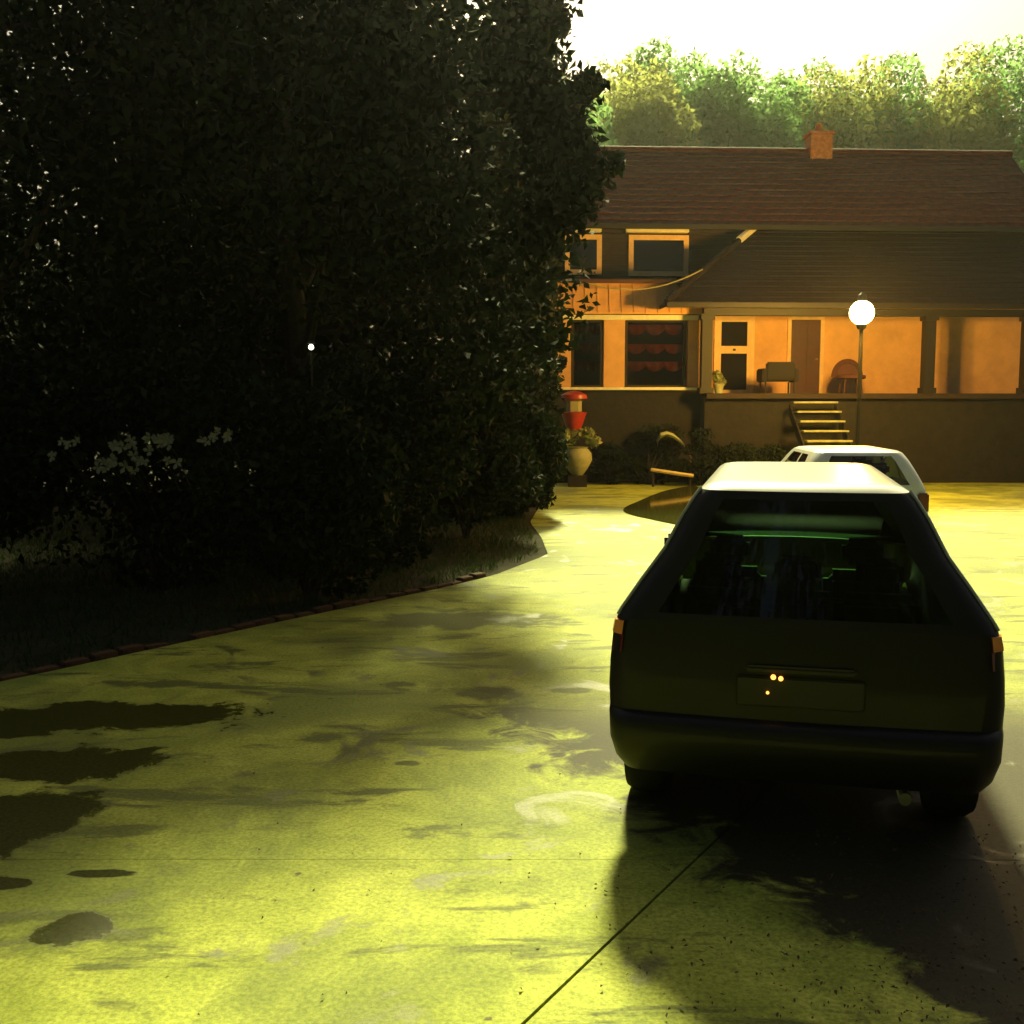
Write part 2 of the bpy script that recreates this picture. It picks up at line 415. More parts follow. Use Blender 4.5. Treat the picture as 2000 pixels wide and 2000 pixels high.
def shrub(name, base, rad, n, leaf, lm, label, seed, lobes=16, cat="shrub", group=None):
    root = empty(name, base); tag(root, label, cat, group); rnd = random.Random(seed)
    t = MB()
    for k in range(7):
        a = rnd.uniform(0, 6.28); q = rnd.uniform(0.3, 0.75)
        e = Vector((math.cos(a)*rad[0]*q, math.sin(a)*rad[1]*q, rad[2]*rnd.uniform(0.8, 1.5)))
        t.tube([(0, 0, -0.05), e*0.4 + Vector((0, 0, .1)), e], [0.03, 0.02, 0.008], 5)
    t.build("stem", M_BARK, root, smooth=True)
    P = crown_points((0, 0, rad[2]), rad, n, lobes, seed, 0.45, 0.3)
    P[:, 2] = np.maximum(P[:, 2], 0.02)
    link("foliage", leaf_mesh("foliage", P, leaf, seed=seed), lm, root)
    return root

# big dark trees on the left
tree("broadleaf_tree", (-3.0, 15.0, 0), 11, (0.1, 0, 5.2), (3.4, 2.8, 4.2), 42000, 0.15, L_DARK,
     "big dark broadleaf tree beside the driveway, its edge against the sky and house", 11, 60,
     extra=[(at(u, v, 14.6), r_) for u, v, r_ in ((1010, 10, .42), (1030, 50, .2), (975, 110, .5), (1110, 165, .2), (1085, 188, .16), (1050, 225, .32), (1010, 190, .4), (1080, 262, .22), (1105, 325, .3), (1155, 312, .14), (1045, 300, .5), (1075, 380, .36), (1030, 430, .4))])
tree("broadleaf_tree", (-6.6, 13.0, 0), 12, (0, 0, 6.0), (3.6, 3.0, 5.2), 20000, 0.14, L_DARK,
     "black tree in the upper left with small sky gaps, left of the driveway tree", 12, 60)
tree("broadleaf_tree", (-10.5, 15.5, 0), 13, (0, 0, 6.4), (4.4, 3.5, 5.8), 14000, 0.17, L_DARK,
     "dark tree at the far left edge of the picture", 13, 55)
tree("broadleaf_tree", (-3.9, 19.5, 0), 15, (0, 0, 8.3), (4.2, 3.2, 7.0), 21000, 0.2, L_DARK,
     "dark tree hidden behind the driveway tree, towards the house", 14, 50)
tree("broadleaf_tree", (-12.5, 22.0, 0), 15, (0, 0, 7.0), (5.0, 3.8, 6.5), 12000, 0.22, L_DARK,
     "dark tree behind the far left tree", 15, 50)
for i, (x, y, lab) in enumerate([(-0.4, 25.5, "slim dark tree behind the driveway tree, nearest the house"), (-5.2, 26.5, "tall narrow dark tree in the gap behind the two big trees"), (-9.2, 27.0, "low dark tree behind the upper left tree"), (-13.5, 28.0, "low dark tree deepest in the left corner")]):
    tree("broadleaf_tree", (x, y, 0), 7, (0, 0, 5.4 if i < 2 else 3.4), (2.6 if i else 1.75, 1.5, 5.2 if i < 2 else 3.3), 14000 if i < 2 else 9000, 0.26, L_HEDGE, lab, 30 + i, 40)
# hedge shrubs under the trees
SH = [(-8.6, 11.6, 1.5, 1.3, 1.25, "dark bush at the left end of the shrub row under the trees"),
      (-6.3, 11.9, 1.5, 1.2, 1.35, "dark bush with pale blossoms beside it in the shrub row"),
      (-2.15, 11.35, 1.0, 0.6, 1.05, "dark bush in front of the small lit lamp"),
      (-4.1, 12.6, 1.4, 1.1, 1.4, "dark bush in the middle of the shrub row above the lawn"),
      (-2.2, 14.0, 1.3, 1.1, 1.3, "dark bush at the right end of the shrub row by the drive"),
      (-0.7, 16.6, 1.15, 1.1, 1.2, "dark bush where the driveway narrows below the big tree"),
      (0.05, 20.0, 0.85, 1.0, 0.95, "low bush with ragged leaves at the bend of the drive"),
      (0.1, 23.6, 0.9, 1.2, 1.7, "tall dark bush left of the garden lantern")]
for i, (x, y, rx, ry, rz, lab) in enumerate(SH):
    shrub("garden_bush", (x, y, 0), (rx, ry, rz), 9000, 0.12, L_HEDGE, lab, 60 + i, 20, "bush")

# blossoms on the dark shrubs
def blossom_cluster(name, label, pix, Y, seed, s=0.07):
    rnd = random.Random(seed); c = at(pix[0][0], pix[0][1], Y); root = empty(name, c); tag(root, label, "blossoms")
    st = MB()
    for (u, v, k) in pix:
        p0 = at(u, v, Y) - c
        for j in range(k):
            p = p0 + Vector((rnd.gauss(0, 0.07), rnd.gauss(0, 0.07), rnd.gauss(0, 0.04)))
            mb = MB()
            for q in range(5):
                a = 2*math.pi*q/5 + rnd.random(); d = Vector((math.cos(a), rnd.uniform(-.5, .1), math.sin(a))); e = Vector((-d.z, 0, d.x))
                r0 = s*rnd.uniform(0.6, 1.1)
                mb.add([p, p + d*r0*0.6 + e*r0*0.33, p + d*r0 + Vector((0, -0.012, 0)), p + d*r0*0.6 - e*r0*0.33], [(0, 1, 2, 3)])
            mb.build("blossom", M_PETAL, root)
        st.tube([p0, p0 + Vector((0.02, 0.25, -0.15)), p0 + Vector((0.05, 0.6, -0.5))], 0.003, 5)
    st.build("stem", M_BARK, root)
blossom_cluster("blossom_spray", "pale blossoms in the widest cluster on the dark bushes", [(225,840,5),(205,875,5),(250,868,4),(290,835,5),(312,828,3),(325,860,2),(245,890,2)], 10.3, 1)
blossom_cluster("blossom_spray", "small pale blossoms at the left end of the bushes", [(115,835,3),(118,850,2)], 10.2, 2, 0.055)
blossom_cluster("blossom_spray", "pale blossoms in a short row right of the widest cluster", [(375,822,2),(400,828,3),(430,827,3)], 10.5, 3, 0.055)

# grass on the bank (uncountable)
def in_lawn(x, y): return x < edge_x(y) - 0.12
gp = []
while len(gp) < 26000:
    x, y = rng.uniform(-11, 0.4), rng.uniform(4, 20)
    if in_lawn(x, y): gp.append((x, y, 0))
gp = np.array(gp); n = len(gp)
hgt = rng.uniform(0.05, 0.16, n); ang = rng.uniform(0, 6.28, n); wd = 0.008
side = np.stack([np.cos(ang)*wd, np.sin(ang)*wd, np.zeros(n)], 1); lean = np.stack([rng.normal(0, .05, n), rng.normal(0, .05, n), hgt], 1)
V = np.empty((n, 3, 3)); V[:, 0] = gp - side; V[:, 1] = gp + side; V[:, 2] = gp + lean
gm = bpy.data.meshes.new("grass"); gm.vertices.add(3*n); gm.vertices.foreach_set("co", V.reshape(-1)); gm.loops.add(3*n)
gm.loops.foreach_set("vertex_index", np.arange(3*n, dtype=np.int32)); gm.polygons.add(n); gm.polygons.foreach_set("loop_start", np.arange(0, 3*n, 3, dtype=np.int32))
gm.update(calc_edges=True); gm.validate()
tag(link("grass", gm, L_GRASS), "short dark grass on the bank left of the driveway", "grass", kind="stuff")

# trees beyond the house
FT = [(1030, 112, 44, 2.6, 0, "pale green tree showing just right of the dark foreground tree"),
      (1120, 86, 50, 3.2, 1, "yellowish tall tree behind the left end of the house roof"),
      (1200, 96, 47, 2.6, 1, "slim yellow green tree with pale trunk behind the roof"),
      (1275, 62, 52, 3.0, 0, "tallest peaked tree behind the middle of the roof"),
      (1350, 98, 50, 3.0, 0, "broad green tree right of the tallest peak"),
      (1425, 128, 49, 2.8, 0, "green tree with low rounded top behind the roof"),
      (1500, 140, 52, 3.2, 0, "lowest topped green tree left of the chimney"),
      (1590, 112, 50, 3.2, 1, "yellow green tree above the chimney"),
      (1690, 90, 52, 3.6, 0, "green tree right of the chimney tree"),
      (1790, 110, 50, 3.4, 1, "yellow green tree second from the right edge behind the house"),
      (1900, 84, 52, 3.8, 0, "green tree at the far right behind the house")]
FT += [(1075, 150, 56, 3.0, 0, "lower green tree between the two leftmost trees behind the house"),
       (1240, 150, 57, 3.0, 0, "lower dark green tree filling the gap left of the tallest peak"),
       (1315, 165, 56, 3.0, 0, "lower green tree filling the gap right of the tallest peak"),
       (1465, 180, 57, 3.2, 0, "lower green tree between the two low topped trees"),
       (1545, 175, 56, 3.2, 0, "lower green tree just left of the chimney tree"),
       (1640, 170, 57, 3.4, 0, "lower green tree just right of the chimney tree"),
       (1745, 170, 57, 3.4, 0, "lower green tree second gap from the right behind the house"),
       (1850, 170, 57, 3.4, 0, "lower green tree last gap at the right behind the house")]
for i, (u, v, Y, rw, kd, lab) in enumerate(FT):
    Y = Y * 1.65; rw = rw * 1.95; top = at(u, v, Y); h = top.z
    tree("woodland_tree", (top.x, Y, 0), h, (0, 0, h*0.57), (rw*0.9, rw*0.9, h*0.40), 25000, 0.44, [L_FAR, L_FAR2][kd], lab, 200 + i, 60,
         M_PALEBARK if kd else M_BARK, 0.32, group="trees beyond the house", trunk_r=0.3)

# unseen trees added behind the viewpoint to block sky light and fill window reflections
for i, (x, y, lab) in enumerate([(-7, -8, "unseen light blocking tree added behind the viewpoint, to the left"), (0.5, -11, "unseen light blocking tree added straight behind the viewpoint"), (7.5, -9, "unseen light blocking tree added behind the viewpoint, to the right")]):
    tree("broadleaf_tree", (x, y, 0), 11, (0, 0, 6), (4.6, 3.2, 5.2), 16000, 0.28, L_DARK, lab, 300 + i, 45)

# ------------------------------------------------------------------ house
M_WALL = mat("peach_stucco", (0.70, 0.38, 0.16), 0.85, var=0.15, scale=2, bump=0.25, bscale=60)
M_CREAM = mat("cream_paint", (0.80, 0.52, 0.25), 0.6, var=0.12, scale=6, bump=0.1)
M_WHITE = mat("white_trim", (0.80, 0.74, 0.56), 0.5, var=0.12, scale=8)
M_DARKWOOD = mat("dark_brown_siding", (0.025, 0.013, 0.007), 0.8, var=0.3, scale=5, bump=0.3)
M_TILE = mat("dark_red_tile", (0.070, 0.014, 0.007), 0.85, var=0.5, scale=6, bump=0.3, spec=0.3)
M_PTILE = mat("dark_brown_tile", (0.014, 0.008, 0.004), 0.85, var=0.4, scale=6, bump=0.3, spec=0.2)
M_TERRA = mat("terracotta_sheet", (0.72, 0.36, 0.11), 0.6, var=0.15, scale=3, bump=0.15)
M_POST = mat("dark_post_paint", (0.012, 0.008, 0.005), 0.6)
M_BASE = mat("dark_base_wall", (0.014, 0.011, 0.007), 0.9, var=0.4, scale=4, bump=0.6, bscale=9)
M_DOOR = mat("dark_red_door", (0.07, 0.018, 0.010), 0.5, var=0.2, scale=4)
M_BRASS = mat("brass", (0.5, 0.35, 0.12), 0.3, metal=1.0)
M_CURT = mat("dark_red_curtain", (0.14, 0.018, 0.012), 0.9, var=0.4, scale=4, bump=0.3)
M_CHIM = mat("orange_brick", (0.42, 0.19, 0.07), 0.85, var=0.35, scale=9, bump=0.4)
M_GLASS = glass_mat("window_glass", (0.75, 0.75, 0.7))
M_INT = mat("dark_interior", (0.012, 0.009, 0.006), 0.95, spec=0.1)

YS, YP, YW, YR = 28.0, 27.3, 29.8, 32.4       # sunroom front, porch front, main wall, ridge
HO = at(1330, 905, YS); HO.z = 0
house = empty("house", HO, R(3.0)); tag(house, "dark two storey house with red tiled roof, peach sunroom and lit porch", "house")
def hb(mb, name, m, parent=None, **k): return mb.build(name, m, parent or house, HO, **k)
def X(u, Y): return at(u, 757, Y).x
def Z(v, Y): return at(966, v, Y).z
FL = Z(742, YP)            # porch floor level
# base wall under sunroom and porch
hb(MB().box((X(1040, YS), YS + 0.03, -0.05), (X(1322, YS), YW, Z(738, YS) - 0.02)), "base_wall", M_BASE)
hb(MB().box((X(1322, YS), YP + 0.25, -0.05), (X(1960, YS), YW, FL - 0.14)), "base_wall", M_BASE)
hb(MB().box((X(1322, YS) + 0.004, YP + 0.05, FL - 0.13), (X(1975, YS), YW - 0.06, FL)), "porch_floor", M_DARKWOOD)
# sunroom front
zt, zs = Z(604, YS), Z(733, YS)
hb(MB().box((X(1137, YS), YS, zs + 0.035), (X(1177, YS), YS + 0.22, zt - 0.002)), "pillar", M_WALL, bevel=0.012)
hb(MB().box((X(1296, YS), YS - 0.01, zs + 0.035), (X(1320, YS), YS + 0.24, zt - 0.002)), "pillar", M_WALL, bevel=0.012)
hb(MB().box((X(1040, YS), YS, zs + 0.035), (X(1076, YS), YS + 0.22, zt - 0.002)), "pillar", M_WALL, bevel=0.012)
hb(MB().box((X(1300, YS), YS + 0.243, zs), (X(1319, YS), YW, zt)), "side_wall", M_WALL)
hb(MB().box((X(1036, YS), YS - 0.03, zt), (X(1324, YS), YS + 0.26, Z(595, YS))), "lintel", M_WHITE, bevel=0.01)
hb(MB().box((X(1036, YS), YS - 0.10, zs - 0.04), (X(1322, YS), YS + 0.25, zs + 0.03)), "window_sill", M_WHITE, bevel=0.012)
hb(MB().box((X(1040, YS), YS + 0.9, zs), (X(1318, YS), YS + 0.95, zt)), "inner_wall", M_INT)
def curtain(parent, x0, x1, z0, z1, y, seed):
    rnd = random.Random(seed); rows = [(0.97, 0.80), (0.66, 0.50), (0.38, 0.22)]
    for (a, b) in rows:
        mb = MB(); ns = 3; vs_, fs = [], []; nx, nz = 36, 6
        for i in range(nx + 1):
            t = i / nx; sag = abs(math.sin(math.pi * t * ns)) ** 0.7
            for j in range(nz + 1):
                q = j / nz; z = z0 + (z1 - z0) * (a - (a - b) * q * (0.45 + 0.55*sag))
                vs_.append((x0 + (x1-x0)*t, y - 0.05*math.sin(q*math.pi) - 0.02*math.sin(t*40), z))
        for i in range(nx):
            for j in range(nz):
                p = i*(nz+1)+j; fs.append((p, p+1, p+nz+2, p+nz+1))
        mb.add(vs_, fs); hb(mb, "curtain", M_CURT, parent, smooth=True)
def window(x0, x1, z0, z1, y, fm, name="window", bar=False, cur=0, ft=0.06, depth=0.08):
    fr = MB()
    fr.box((x0, y, z0), (x0+ft, y+depth, z1)).box((x1-ft, y, z0), (x1, y+depth, z1))
    fr.box((x0+ft, y+0.002, z0), (x1-ft, y+depth-0.002, z0+ft)).box((x0+ft, y+0.002, z1-ft), (x1-ft, y+depth-0.002, z1))
    if bar: fr.box((x0+ft, y+0.012, (z0+z1)/2-0.03), (x1-ft, y+depth-0.012, (z0+z1)/2+0.03))
    o = hb(fr, name, fm)
    halves = [(z0+ft, (z0+z1)/2-0.03), ((z0+z1)/2+0.03, z1-ft)] if bar else [(z0+ft, z1-ft)]
    for (a, b) in halves:
        hb(MB().box((x0+ft+0.001, y+depth*0.5-0.005, a+0.001), (x1-ft-0.001, y+depth*0.5+0.005, b-0.001)), "pane", M_GLASS, o)
    if cur: curtain(o, x0+ft, x1-ft, z0+ft, z1-ft, y+depth+0.1, cur)
    return o
window(X(1078, YS), X(1135, YS), zs + 0.036, zt - 0.003, YS + 0.06, M_DARKWOOD, cur=3, ft=0.05)
window(X(1179, YS), X(1294, YS), zs + 0.036, zt - 0.003, YS + 0.06, M_DARKWOOD, cur=5, ft=0.05)
# sunroom pent roof (peach) rising to the wall, with red flashing on top
ze, zr = Z(594, YS) , Z(540, YS + 0.10)
def slope(name, m, x0, x1, xa, xb, y0, z0, y1, z1, th=0.06, parent=None):
    mb = MB(); v = [(x0,y0,z0),(x1,y0,z0),(xb,y1,z1),(xa,y1,z1)]
    mb.add(v + [(a, b, c+th) for a, b, c in v], [(0,3,2,1),(4,5,6,7),(0,1,5,4),(1,2,6,5),(2,3,7,6),(3,0,4,7)])
    return hb(mb, name, m, parent)
pent = slope("sunroom_roof", M_TERRA, X(1030, YS), X(1330, YS), X(1030, YS), X(1330, YS), YS - 0.14, ze, YS + 0.10, zr)
hb(MB().box((X(1031, YS), YS + 0.17, zr - 0.05), (X(1329, YS), YW - 0.06, zr + 0.03)), 'flat_roof', M_PTILE)
for k in range(14):       # standing seams
    xx = X(1034, YS) + k * (X(1326, YS) - X(1034, YS)) / 13
    mb = MB(); mb.tube([(xx, YS - 0.16, ze + 0.03), (xx, YS + 0.075, zr + 0.03)], 0.012, 5); hb(mb, "seam", M_TERRA, pent)
hb(MB().box((X(1030, YS), YS - 0.02, zr + 0.065), (X(1330, YS), YS + 0.164, zr + 0.15)), "flashing", M_DOOR)
# main walls: upper storey as dark horizontal boards, porch back wall in peach
EV = Z(432, YW)
nbd = 12; z0 = zr + 0.04
for k in range(nbd):
    a = z0 + (EV - z0) * k / nbd; b = z0 + (EV - z0) * (k + 1) / nbd
    mb = MB(); x0, x1 = X(1030, YW), X(1990, YW)
    mb.add([(x0,YW-0.035,a+.004),(x1,YW-0.035,a+.004),(x1,YW-0.01,b),(x0,YW-0.01,b),(x0,YW+0.05,a+.004),(x1,YW+0.05,a+.004),(x1,YW+0.05,b),(x0,YW+0.05,b)],
           [(0,1,2,3),(4,7,6,5),(0,4,5,1),(3,2,6,7),(0,3,7,4),(1,5,6,2)])
    hb(mb, "siding_board", M_DARKWOOD)
hb(MB().box((X(1030, YW), YW + 0.06, 0), (X(1990, YW), YW + 0.2, EV)), "wall", M_DARKWOOD)
hb(MB().box((X(1322, YW), YW - 0.05, FL), (X(1985, YW), YW + 0.055, z0 - 0.01)), "porch_wall", M_WALL)
hb(MB().box((X(1985, YW), YW - 0.02, 0), (X(1990, YW), YR + 3.5, EV)), "side_wall", M_DARKWOOD)
hb(MB().box((X(1030, YW) - 0.1, YW + 0.2, 0), (X(1030, YW), YR + 3.5, EV)), "side_wall", M_DARKWOOD)
# upper windows with white hoods
def upper_window(u0, u1, v0, v1):
    x0, x1, a, b = X(u0, YW), X(u1, YW), Z(v1, YW), Z(v0, YW)
    o = window(x0, x1, a, b, YW - 0.10, M_CREAM, ft=0.13, depth=0.09)
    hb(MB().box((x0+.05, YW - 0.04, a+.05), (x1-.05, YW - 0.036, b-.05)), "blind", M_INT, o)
    hb(MB().box((x0 - 0.10, YW - 0.26, b + 0.05), (x1 - 0.03, YW - 0.04, b + 0.14)), "hood", M_WHITE, o, bevel=0.012)
    hb(MB().box((x0 - 0.07, YW - 0.20, b + 0.25), (x1 - 0.03, YW - 0.04, b + 0.29)), "upper_trim", M_CREAM, o)
upper_window(1070, 1138, 445, 520)
upper_window(1188, 1300, 445, 522)
# porch doors
def porch_door(u0, u1, name, panes):
    x0, x1 = X(u0, YW), X(u1, YW); zb, zt_ = FL + 0.01, Z(603, YW)
    y = YW - 0.05
    fr = MB(); ft = 0.10
    fr.box((x0-ft, y-0.06, zb), (x0, y-0.001, zt_+ft)).box((x1, y-0.06, zb), (x1+ft, y-0.001, zt_+ft)).box((x0+.001, y-0.06, zt_), (x1-.001, y-0.001, zt_+ft))
    if not panes:
        d = hb(MB().box((x0+.002, y-0.035, zb), (x1-.002, y-0.002, zt_-.002)), "door", M_DOOR)
        hb(fr, "frame", M_CREAM, d)
        w_ = x1-x0
        for j in range(3):
            for s_ in (0, 1):
                a = zb + 0.12 + j*0.62; xa = x0 + w_*(0.12 + 0.42*s_)
                hb(MB().box((xa, y-0.05, a), (xa + w_*0.34, y-0.034, a+0.5)), "panel", M_DOOR, d, bevel=0.01)
        hb(MB().lathe([(0.001, -0.05), (0.03, -0.045), (0.035, -0.02), (0.015, 0)], n=12).add([], []), "handle", M_BRASS, d).location = Vector((x1-0.1, y-0.06, zb+0.95)) - Vector((0, 0, 0))
    else:
        lf = MB(); st = 0.09; zm = Z(660, YW)
        lf.box((x0+.002, y-0.045, zb), (x0+st, y-0.01, zt_-.002)).box((x1-st, y-0.045, zb), (x1-.002, y-0.01, zt_-.002))
        lf.box((x0+st, y-0.043, zb), (x1-st, y-0.012, zb+0.1)).box((x0+st, y-0.043, zm-0.10), (x1-st, y-0.012, zm+0.10)).box((x0+st, y-0.043, zt_-0.06), (x1-st, y-0.012, zt_-.003))
        d = hb(lf, "door", M_CREAM)
        hb(fr, "frame", M_CREAM, d)
        for a, b in ((zb+0.101, zm-0.101), (zm+0.101, zt_-0.061)):
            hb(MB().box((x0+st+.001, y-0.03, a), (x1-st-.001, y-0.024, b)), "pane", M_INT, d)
        hb(MB().box(((x0+x1)/2-0.04, y-0.075, zm-0.03), ((x0+x1)/2+0.04, y-0.044, zm+0.03)), "handle", M_POST, d, bevel=0.01)
porch_door(1358, 1420, "door", True)
porch_door(1497, 1553, "door", False)
# porch posts, beam
for u in (1331, 1760, 1955):
    p = MB(); xc = X(u, YP); ph = Z(590, YP)
    p.box((xc-0.13, YP+0.06, FL+0.001), (xc+0.13, YP+0.32, ph-0.02)).box((xc-0.17, YP+0.02, FL+0.002), (xc+0.17, YP+0.36, FL+0.14)).box((xc-0.17, YP+0.02, ph-0.16), (xc+0.17, YP+0.36, ph-0.021))
    hb(p, "porch_post", M_POST)
hb(MB().box((X(1322, YP)+0.02, YP+0.04, Z(594, YP)-0.005), (X(1975, YP), YP+0.3, Z(594, YP)+0.16)), "porch_beam", M_POST)
# porch roof, hipped at its left end
eP = Z(592, YP) + 0.14; yE = YP - 0.35
tP = Z(436, YW)
xl, xh, xr = X(1250, yE), X(1425, YW), X(2000, YP)
mb = MB(); th = 0.08
A, B, C_, D = (xl, yE, eP), (xr, yE, eP), (xr, YW-0.06, tP), (xh, YW-0.06, tP); E = (xl, YW-0.06, eP)
up = lambda p: (p[0], p[1], p[2]+th)
mb.add([A, B, C_, D, up(A), up(B), up(C_), up(D)], [(0,3,2,1),(4,5,6,7),(0,1,5,4),(1,2,6,5),(2,3,7,6),(3,0,4,7)])
mb.add([A, D, E, up(A), up(D), up(E)], [(0,1,2),(3,5,4),(0,3,4,1),(1,4,5,2),(2,5,3,0)])
proof = hb(mb, "porch_roof", M_PTILE)
# courses of tiles on the porch roof, too dark to tell apart: one joined part
mb = MB(); rnd = random.Random(5); rows = 15
sl = (tP - eP) / (YW - 0.06 - yE); L = math.hypot(tP - eP, YW - 0.06 - yE)
for r_ in range(rows):
    f0, f1 = r_/rows, (r_+1.25)/rows
    if f1 > 1: f1 = 1
    xs = xl + (xh - xl) * f0 + 0.02; 
    while xs < xr - 0.3:
        w_ = 0.29; j = rnd.uniform(0, 0.012)
        y0_, y1_ = yE + (YW-0.06-yE)*f0, yE + (YW-0.06-yE)*f1
        za, zb_ = eP + (tP-eP)*f0 + th + 0.035 + j, eP + (tP-eP)*f1 + th + 0.006
        mb.add([(xs, y0_, za), (xs+w_-0.012, y0_, za), (xs+w_-0.012, y1_, zb_), (xs, y1_, zb_), (xs, y0_, za-0.03), (xs+w_-0.012, y0_, za-0.03)], [(0,1,2,3), (4,5,1,0)])
        xs += w_
o = hb(mb, "roof_tiles", M_PTILE, proof); o["kind"] = "stuff"
# pale hip cap at the top of the hip
pa, pb = Vector(A).lerp(Vector(D), 0.80), Vector(A).lerp(Vector(D), 1.0)
mb = MB(); mb.tube([pa + Vector((0, -0.03, 0.13)), pb + Vector((0, -0.03, 0.13))], 0.10, 8)
hb(mb, "hip_cap", M_WHITE, proof, smooth=True)
mb = MB(); mb.tube([Vector(A) + Vector((0, -0.0, 0.12)), Vector(A).lerp(Vector(D), 0.795) + Vector((0, -0.02, 0.12))], 0.08, 8)
hb(mb, "hip_cap", M_PTILE, proof, smooth=True)
hb(MB().box((xl, yE - 0.09, eP - 0.02), (xr, yE - 0.003, eP + 0.10)), "gutter", M_POST, proof)
# main roof
zR = Z(286, YR); y0e, z0e = YW - 0.45, EV - 0.02
xL, xR = X(1010, YW), X(2000, YW)
mb = MB()
mb.add([(xL,y0e,z0e),(xR,y0e,z0e),(xR,YR,zR),(xL,YR,zR),(xR,2*YR-y0e,z0e),(xL,2*YR-y0e,z0e)], [(0,1,2,3),(3,2,4,5),(0,3,5),(1,4,2),(0,5,4,1)])
roof = hb(mb, "roof", M_TILE)
hb(MB().box((xL, y0e - 0.10, z0e - 0.06), (xR, y0e - 0.004, z0e + 0.06)), "gutter", M_POST, roof)
tile_me = None; cnt = 0; rest = MB(); rnd = random.Random(9)
Lr = math.hypot(zR - z0e, YR - y0e); rows = 13; ang = math.atan2(zR - z0e, YR - y0e); wt = 0.42
ncol = int((xR - xL) / wt)
cand = []
for r_ in range(rows):
    for c_ in range(ncol):
        xx = xL + wt*(c_ + (0.5 if r_ % 2 else 0)) + wt/2
        if xx + wt/2 > xR: continue
        f = (r_ + 0.5)/rows
        p = Vector((xx, y0e + (YR-y0e)*f, z0e + (zR-z0e)*f))
        vis = 1 if xx > X(1090, YW) else 0
        cand.append((-vis, xx, r_, p))
cand.sort(key=lambda t: (t[0], t[1]))
hh = Lr/rows
def tile_shape(mb, M):
    nx = 4; vs_, fs = [], []
    for i in range(nx+1):
        t = i/nx; x = -wt/2+0.006 + (wt-0.012)*t; b = 0.018*math.sin(math.pi*t)
        for (yy, zz) in ((-hh*0.55, 0.052+b), (hh*0.62, 0.014+b*0.5), (-hh*0.55, 0.018)): vs_.append(M @ Vector((x, yy, zz)))
    for i in range(nx):
        p = i*3; fs += [(p, p+3, p+4, p+1), (p+2, p+5, p+3, p)]
    mb.add(vs_, fs)
mbt = MB(); tile_shape(mbt, Matrix.Identity(4))
for i, (_, xx, r_, p) in enumerate(cand):
    rot = Matrix.Rotation(ang + rnd.uniform(-.012, .012), 4, 'X') @ Matrix.Rotation(rnd.uniform(-.015, .015), 4, 'Z')
    if i < 300:
        if tile_me is None: o = mbt.build("tile", M_TILE, roof, smooth=True); tile_me = o.data
        else: o = link("tile", tile_me, None, roof)
        o.matrix_local = Matrix.Translation(p - HO) @ rot
    else: tile_shape(rest, Matrix.Translation(p) @ rot)
o = hb(rest, "tiles", M_TILE, roof); o["kind"] = "stuff"
mb = MB(); mb.tube([(xL, YR, zR+0.03), (xR, YR, zR+0.03)], 0.11, 8); hb(mb, "ridge_cap", M_CREAM if False else M_TILE, roof, smooth=True)
xc = X(1550, YR); zc = zR
ch = MB().box((xc-0.32, YR-0.3, zc-0.3), (xc+0.32, YR+0.3, zc+0.48))
c_o = hb(ch, "chimney", M_CHIM, roof, bevel=0.015)
hb(MB().box((xc-0.37, YR-0.35, zc+0.483), (xc+0.37, YR+0.35, zc+0.55)), "chimney_cap", M_CHIM, None).parent = roof
hb(MB().lathe([(0.12, 0.55), (0.10, 0.80), (0.11, 0.82)], (xc, YR, zc), 12), "chimney_pot", M_CHIM, roof)

# porch stairs
st_root = empty("porch_stairs", (X(1533, YP), YP - 0.02, 0), R(3.0)); tag(st_root, "wooden porch stairs with pale top tread below the red door", "stairs")
M_TREAD = mat("weathered_tread", (0.30, 0.30, 0.16), 0.8, var=0.3, scale=7, bump=0.3)
nst = 9
for k in range(nst):
    z = FL - 0.2 - (FL - 0.2) * k / nst
    MB().box((-0.55, -0.27*(k+1), z - 0.045), (0.55, -0.27*k + 0.02, z)).build("tread", M_TREAD, st_root, bevel=0.006)
for sx in (-0.57, 0.57):
    MB().add([(sx-.02, 0.0, FL-0.25), (sx+.02, 0.0, FL-0.25), (sx+.02, -0.27*nst, 0.0), (sx-.02, -0.27*nst, 0.0), (sx-.02, 0.0, FL-0.55), (sx+.02, 0.0, FL-0.55), (sx+.02, -0.27*nst+0.3, 0.0), (sx-.02, -0.27*nst+0.3, 0.0)],
             [(0,1,2,3),(4,7,6,5),(0,3,7,4),(1,5,6,2),(0,4,5,1),(3,2,6,7)]).build("stringer", M_POST, st_root)

# yard lamp on a post in front of the porch (lit)
lp = at(1626, 590, 23.2)
lamp = empty("yard_lamp", (lp.x, lp.y, 0)); tag(lamp, "glowing globe lamp on a dark post in front of the porch", "lamp")
M_BULB = mat("lit_globe", (1, 0.9, 0.6), 0.4, emit=(1.0, 0.78, 0.28), estr=25.0)
MB().lathe([(0.25*math.sin(math.pi*k/12)+0.001, lp.z - 0.25*math.cos(math.pi*k/12)) for k in range(13)], n=24).build("globe", M_BULB, lamp, smooth=True)
MB().lathe([(0.14, 0), (0.14, 0.08), (0.07, 0.14), (0.05, 0.9), (0.04, lp.z-0.36), (0.09, lp.z-0.32), (0.11, lp.z-0.245)], n=14).build("post", M_POST, lamp, smooth=True)
MB().lathe([(0.10, lp.z+0.238), (0.09, lp.z+0.36), (0.02, lp.z+0.42)], n=14).build("cap", M_POST, lamp)
pl = bpy.data.lights.new("lamp_light", 'POINT'); plo = bpy.data.objects.new("lamp_light", pl); COL.objects.link(plo)
pl.energy = 3100; pl.color = (1.0, 0.54, 0.065); pl.shadow_soft_size = 0.32; plo.parent = lamp; plo.location = (0, 0, lp.z)

